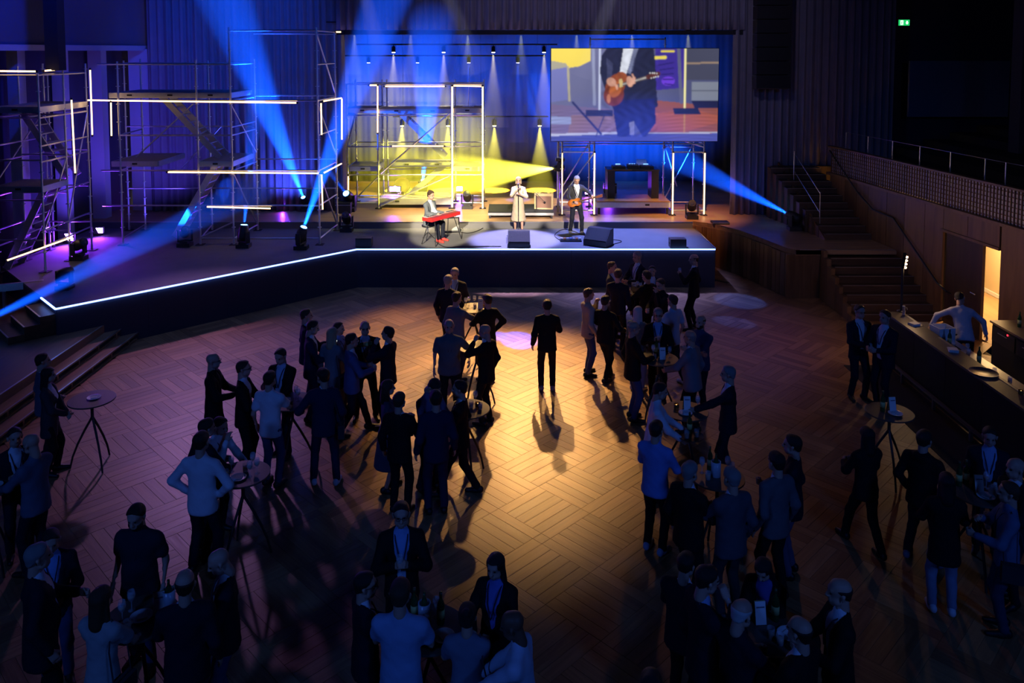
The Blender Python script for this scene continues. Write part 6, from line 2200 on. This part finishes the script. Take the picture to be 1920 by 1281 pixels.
w = G(748, 737, 1.76, 15, 'in a dark suit, back turned, holding a red bottle', tc=BLK, bc=BLK, hc='brown', arms=('down', 'hold'))
in_hand('b', w[1], 'red-capped bottle held by the dark suit')
G(800, 700, 1.80, 130, 'in a plum shirt with head bowed', top='shirt', tc=(.14, .11, .20), bc=INK, hc='black', arms=('hold', 'hold'), bow=42, lean=6)
G(817, 733, 1.80, 345, 'in a navy suit with white collar, back turned, in the middle group', tc=NAVY, bc=NAVY, hc='black', arms=('down', 'down'))
G(863, 710, 1.78, 275, 'in a black suit and white shirt facing left, before the amber table', tc=BLK, bc=BLK, arms=('hold', 'down'), hc='black', lanyard=True, badge=False, stance='walk')
G(1026, 562, 1.80, 358, 'alone in the middle of the parquet in a black suit, watching the stage', tc=BLK, bc=BLK, hc='black', arms=('down', 'hold'), stance='stand', shoe=(.12, .13, .18))
# right of centre, far
w = G(1103, 541, 1.80, 70, 'in a beige sweater and jeans drinking from a glass', top='hoodie', tc=(.36, .33, .27), bc=JEAN, hc='brown', arms=('mouth', 'pocket'))
in_hand('w', w[0] + Vector((.06, 0, .06)), 'wine glass at the lips of the beige sweater', (0, 70))
G(1135, 553, 1.76, 35, 'all in black with crossed legs beside the beige sweater', top='shirt', tc=BLK, bc=BLK, hc='black', arms=('hold', 'side'), stance='cross')
G(1147, 491, 1.80, 110, 'in a slate jacket, farthest in the knot by the stage corner', tc=(.06, .07, .09), sc=SKY, bc=INK, hc='brown', arms=('hold', 'table'))
G(1159, 505, 1.80, 20, 'in a dark suit, back turned, in the knot by the stage corner', tc=INK, bc=INK, hc='brown', arms=('hold', 'down'))
w = G(1196, 472, 1.84, 240, 'grey-haired, tall, white shirt and lanyard, against the stage front', top='open', tc=INK, sc=WHT, bc=INK, hc='grey', lanyard=True, arms=('hold', 'hold'), bow=4)
G(1223, 499, 1.66, 190, 'dark-haired, mostly hidden behind the knot at the stage corner', tc=INK, bc=INK, hc='black', arms=('hold', 'down'))
G(1213, 508, 1.78, 320, 'in a dark suit with pale collar, back turned, by the stage corner', tc=BLK, bc=BLK, hc='dark', arms=('table', 'down'))
w = G(1241, 522, 1.78, 235, 'in black, one hand raised, holding a yellow drink', top='shirt', tc=BLK, bc=BLK, arms=('face', 'hold'), bow=14)
in_hand('t', w[1], 'tumbler of yellow drink held by the guest in black')
w = G(1302, 476, 1.82, 292, 'all in black, apart from the others at the stage corner', tc=BLK, bc=BLK, hair='balding', hc='dark', arms=('phone', 'down'), hyaw=-25, stance='wide')
in_hand('w', w[0], 'glass held by the guest in black at the stage corner')
G(1196, 575, 1.66, 30, 'with long silver hair and a sea-green top, back turned', top='shirt', tc=(.10, .16, .17), bc=LJEAN, hair='long', hc='white', female=True, arms=('hold', 'hold'), shoe=(.5, .52, .6))
G(1262, 550, 1.80, 320, 'in a light blue polo with lanyard, back half turned', top='polo', tc=(.36, .46, .62), bc=INK, hc='brown', lanyard=True, badge=False, arms=('hold', 'down'), shoe=(.6, .65, .75), stance='walk')
G(1187, 603, 1.80, 80, 'grey-haired in a long black jacket and blue jeans', top='open', tc=BLK, sc=INK, bc=JEAN, hair='balding', hc='grey', arms=('down', 'hold'), build=1.08)
w = G(1234, 578, 1.78, 190, 'in a dark suit and glasses sipping from a tumbler, facing the camera', tc=BLK, sc=LBLUE, bc=BLK, hc='grey', glasses=True, lanyard=True, arms=('down', 'chest'))
in_hand('t', w[1] + Vector((0, 0, .03)), 'tumbler held to the chest by the suit with glasses')
G(1314, 591, 1.80, 225, 'bearded, arms crossed, in a dark blue shirt', top='shirt', tc=(.045, .06, .12), bc=INK, hair='balding', hc='dark', beard=True, arms=('cross', 'cross'), build=1.1)
G(1300, 621, 1.80, 305, 'in a pale grey blazer, bald crown, at the table near the stage', tc=(.19, .19, .22), bc=BLK, hair='balding', hc='grey', arms=('table', 'down'), build=1.12, lean=4)
w = G(1225, 717, 1.76, 95, 'in a white shirt carrying a tray of drinks', top='shirt', tc=WHT, bc=BLK, hc='black', arms=(((-.08, .42, 1.10), (-.8, -.4, -.6), 'relax'), ((.14, .38, 1.04), (.8, -.4, -.6), 'relax')), lean=6, bow=8)
tray = thing('serving_tray', 'dark serving tray of drinks carried by the white shirt', 'tray', (w[0] + w[1]) / 2 + Vector((.05, -.10, .05)))
MB().lathe([(.17, 0), (.185, .004), (.19, .018), (.186, .018), (.18, .008), (.01, .006)], 28).build('tray_dish', M_BLACK, tray, True, world=False)
tz = tray.location + Vector((0, 0, .008))
place(WB, tz + Vector((.0, .08, 0)), 0, 'bottle standing on the carried serving tray', None)
place(TU, tz + Vector((.08, -.02, 0)), 0, 'right tumbler on the carried serving tray', 'tumblers on the carried tray')
place(TU, tz + Vector((-.07, -.06, 0)), 0, 'left tumbler on the carried serving tray', 'tumblers on the carried tray')
G(1367, 687, 1.80, 285, 'grey-haired in a dark suit, one arm stretched to the amber table', tc=INK, bc=INK, hair='short', hc='grey', arms=('reach', 'down'))
G(1230, 790, 1.78, 35, 'in a bright blue shirt with lanyard, white-soled shoes, back turned', top='shirt', tc=(.14, .25, .62), bc=BLK, hc='dark', lanyard=True, badge=False, arms=('hold', 'hold'), shoe=(.3, .4, .6), build=1.06)
G(1293, 867, 1.78, 50, 'grey-haired in a dark suit, back turned, beside the bottle cooler', tc=BLK, bc=BLK, hc='grey', arms=('down', 'hold'), build=1.1)
G(1373, 878, 1.80, 335, 'in a slate blazer with white collar, back turned, before the cooler', tc=(.075, .08, .10), bc=CHAR, hc='grey', arms=('table', 'down'), build=1.1)
G(1457, 849, 1.80, 335, 'in a mid-grey blazer, dark hair, back turned, among the grey jackets', tc=(.11, .11, .125), bc=BLK, hc='black', arms=('down', 'down'))
G(1488, 817, 1.82, 295, 'in a dark jacket and pale trousers behind the mid-grey blazer', tc=INK, sc=INK, bc=(.10, .10, .17), hc='black', arms=('hold', 'down'))
w = G(1612, 572, 1.82, 170, 'in a dark suit, white shirt and lanyard holding a yellow drink by the stairs', top='open', tc=INK, sc=WHT, bc=INK, hc='dark', lanyard=True, badge=False, arms=('down', 'hold'), glasses=True)
in_hand('t', w[1], 'tumbler of yellow drink held by the suit near the stairs')
w = G(1660, 582, 1.84, 240, 'in a dark suit, portly, hand out, closest to the bar end', top='open', tc=INK, sc=WHT, bc=INK, hc='dark', lanyard=True, badge=False, arms=('hold', 'hold'), build=1.12)
in_hand('t', w[0], 'tumbler held by the portly suit near the bar end')
G(1627, 797, 1.70, 345, 'with long dark hair walking away in a black trouser suit', tc=BLK, bc=BLK, sc=BLK, hair='long', hc='black', female=True, arms=('hold', 'hold'), stance='walk')
G(1733, 806, 1.78, 50, 'in a black hoodie and pale-soled trainers near the bar', top='hoodie', tc=BLK, bc=INK, hc='dark', arms=('pocket', 'hold'), shoe=(.14, .17, .25), stance='wide', build=1.1)
G(1856, 800, 1.72, 205, 'in a dark suit with lanyard and badge, leaning at the bar', tc=INK, sc=LBLUE, bc=INK, hc='dark', lanyard=True, arms=('hold', 'down'), build=1.1, bow=10)
G(1776, 888, 1.70, 15, 'with long dark hair, black coat, pale jeans and white sneakers', top='coat', tc=BLK, bc=LJEAN, hair='long', hc='black', female=True, arms=('hold', 'hold'), shoe=(.55, .6, .7))
G(1906, 860, 1.78, 260, 'bald, at the frame edge beside the bar', tc=INK, bc=INK, hair='bald', arms=('hold', 'down'))
w = G(1894, 905, 1.76, 290, 'in a slate-blue sweater with a dark bag, gesturing to the bottles', top='shirt', tc=(.10, .15, .26), bc=(.04, .05, .09), hair='short', hc='brown', lanyard=True, badge=False, arms=('hold', 'chest'), bag=-1)
# foremost groups
G(95, 990, 1.66, 150, 'in an open dark jacket, blue shirt and jeans, in the corner group', top='open', tc=INK, sc=(.2, .35, .7), bc=JEAN, hc='dark', arms=('hold', 'hold'), lanyard=True, badge=False, bow=16)
G(68, 1022, 1.86, 55, 'grey-haired in a long dark coat, back turned, at the frame corner', top='coat', tc=INK, bc=BLK, hc='grey', arms=('hold', 'down'), build=1.12)
G(258, 943, 1.80, 182, 'bearded in a dark polo with name badge, facing the camera', top='polo', tc=(.02, .022, .035), bc=JEAN, hair='short', hc='dark', beard=True, lanyard=True, arms=('down', 'down'), bow=14, build=1.15)
G(187, 1103, 1.72, 15, 'with long dark hair and a pale top, bag strap, back turned', top='tee', tc=(.34, .35, .36), bc=BLK, hair='long', hc='brown', female=True, arms=('hold', 'table'), bag=1)
G(346, 1072, 1.82, 345, 'bald in a dark blazer with white collar, back turned', tc=INK, bc=NAVY, hair='balding', hc='dark', arms=('hold', 'down'), build=1.1)
G(421, 1027, 1.76, 248, 'bald in a dark suit, white shirt and lanyard, looking down', top='open', tc=INK, sc=WHT, bc=JEAN, hair='bald', lanyard=True, badge=False, arms=('hold', 'down'), bow=22)
w = G(752, 943, 1.80, 172, 'in a black blazer and glasses drinking, facing the camera', top='open', tc=BLK, sc=(.25, .38, .7), bc=BLK, hc='black', glasses=True, lanyard=True, arms=('chest', 'chest'))
in_hand('w', w[0], 'wine glass held by the black blazer with glasses')
G(683, 1075, 1.74, 65, 'in a dark suit, white shirt and lanyard, turned to the bottles', tc=INK, bc=INK, hc='black', glasses=True, lanyard=True, badge=False, arms=('hold', 'reach'), hyaw=20)
G(750, 1090, 1.86, 5, 'in a light blue short-sleeved shirt, back turned, foremost', top='shortshirt', tc=(.24, .36, .58), bc=JEAN, hc='brown', arms=('hold', 'hold'), build=1.06)
G(931, 1037, 1.72, 205, 'smiling with long dark hair, black coat and lanyard', top='coat', tc=BLK, sc=(.12, .16, .5), bc=BLK, hair='long', hc='black', female=True, lanyard=True, badge=False, arms=('hold', 'hold'), bow=8)
G(876, 1135, 1.66, 5, 'with dark pinned-up hair and a grey tee, back turned', top='tee', tc=(.16, .19, .26), bc=INK, hair='bun', hc='black', female=True, arms=('hold', 'cross'), bag=1)
w = G(984, 1150, 1.78, 285, 'bald in a white shirt holding a large white sheet', top='shirt', tc=(.48, .55, .70), bc=INK, hair='bald', skin='brown', arms=(((-.12, .46, 1.08), (-.8, -.4, -.6), 'grip'), ((.16, .44, 1.04), (.8, -.4, -.6), 'grip')), lean=6, bow=12)
pm = (w[0] + w[1]) / 2
sh_ = thing('paper_sheet', 'large white sheet held out by the bald guest in white', 'paper', pm + Vector((-.16, -.12, -.01)), R(14))
gxx, gyy = np.meshgrid(np.linspace(-.27, .27, 13), np.linspace(-.20, .20, 9))
zz = .014 * np.sin(gxx * 9) + .010 * np.cos(gyy * 11)
i_ = np.arange(8)[:, None] * 13 + np.arange(12)[None]
so2 = MB().add(np.stack([gxx.ravel(), gyy.ravel(), zz.ravel()], 1).tolist(), np.stack([i_, i_ + 1, i_ + 14, i_ + 13], -1).reshape(-1, 4).tolist()).build('sheet', M_PAPER, sh_, True, world=False)
so2.modifiers.new('thick', 'SOLIDIFY').thickness = .003
ln_ = MB()
for k in range(4):
    ln_.box((-.05, .12 - .06 * k, .022), (.30, .012, .002))
G(1284, 1040, 1.68, 35, 'in a wide dark jacket, back turned, head lowered, foremost', tc=INK, bc=BLK, hc='black', arms=('hold', 'hold'), bow=14, build=1.14, open_jacket=True)
G(1320, 1063, 1.86, 75, 'in a dark suit with a white collar band, beside the wide jacket', tc=INK, sc=LBLUE, bc=BLK, hc='black', arms=('down', 'mouth'), bow=10)
G(1386, 1128, 1.76, 55, 'white-haired in a dark waistcoat and pale sleeves, foremost', top='shirt', tc=INK, bc=BLK, hair='balding', hc='white', arms=('hold', 'table'), bow=14, build=1.1)
G(1441, 1028, 1.62, 215, 'with long dark hair and a dark jacket, head down over the menu', top='coat', tc=BLK, sc=(.09, .09, .3), bc=BLK, hair='long', hc='black', female=True, arms=('table', 'table'), bow=24, lean=10)
G(1577, 1087, 1.80, 275, 'in a dark suit with white collar, seen in profile, nearest the aisle', tc=BLK, bc=BLK, hair='balding', hc='dark', arms=('hold', 'hold'), lanyard=True, badge=False)
G(1502, 1160, 1.78, 320, 'bald in a dark jacket, back turned, before the white plate', tc=BLK, bc=BLK, hair='balding', hc='dark', arms=('hold', 'hold'), build=1.14)
G(1221, 1262, 1.76, 10, 'of whom only the dark-haired crown shows at the frame bottom', tc=INK, bc=INK, hc='black', arms=('hold', 'down'))
# bartender
person('bartender in a white shirt bent over the bar with both arms stretched', (9.05, 15.75, 0), 1.80, 12, 'shirt', tc=(.55, .53, .60), bc=BLK, hc='black', lean=30, bow=25, hyaw=35, arms=(((-.52, .26, 1.12), (-.3, -.5, .9), 'grip'), ((.46, .20, 1.02), (.5, -.5, .6), 'relax')), stance='wide', group='staff')
ap = thing('folded_apron', 'dark cloth hanging from the bartender side of the shelf', 'cloth', (8.55, 15.15, .60))
MB().box((.0, 0, .15), (.02, .35, .34)).build('cloth', fabric(BLK), ap, world=False)

# each drift of haze is lit by the lamp whose beam it shows
hazes = [o for o in SC.objects if o.name.split('.')[0] == 'haze']
for lo in [o for o in SC.objects if o.type == 'LIGHT']:
    own = OWN.get(lo.name)
    key = 'haze_of_others_' + (own or 'none')
    c_ = bpy.data.collections.get(key)
    if c_ is None:
        c_ = bpy.data.collections.new(key)
        for h in hazes:
            if h.name != own:
                c_.objects.link(h)
        for co_ in c_.collection_objects:
            co_.light_linking.link_state = 'EXCLUDE'
    lo.light_linking.receiver_collection = c_
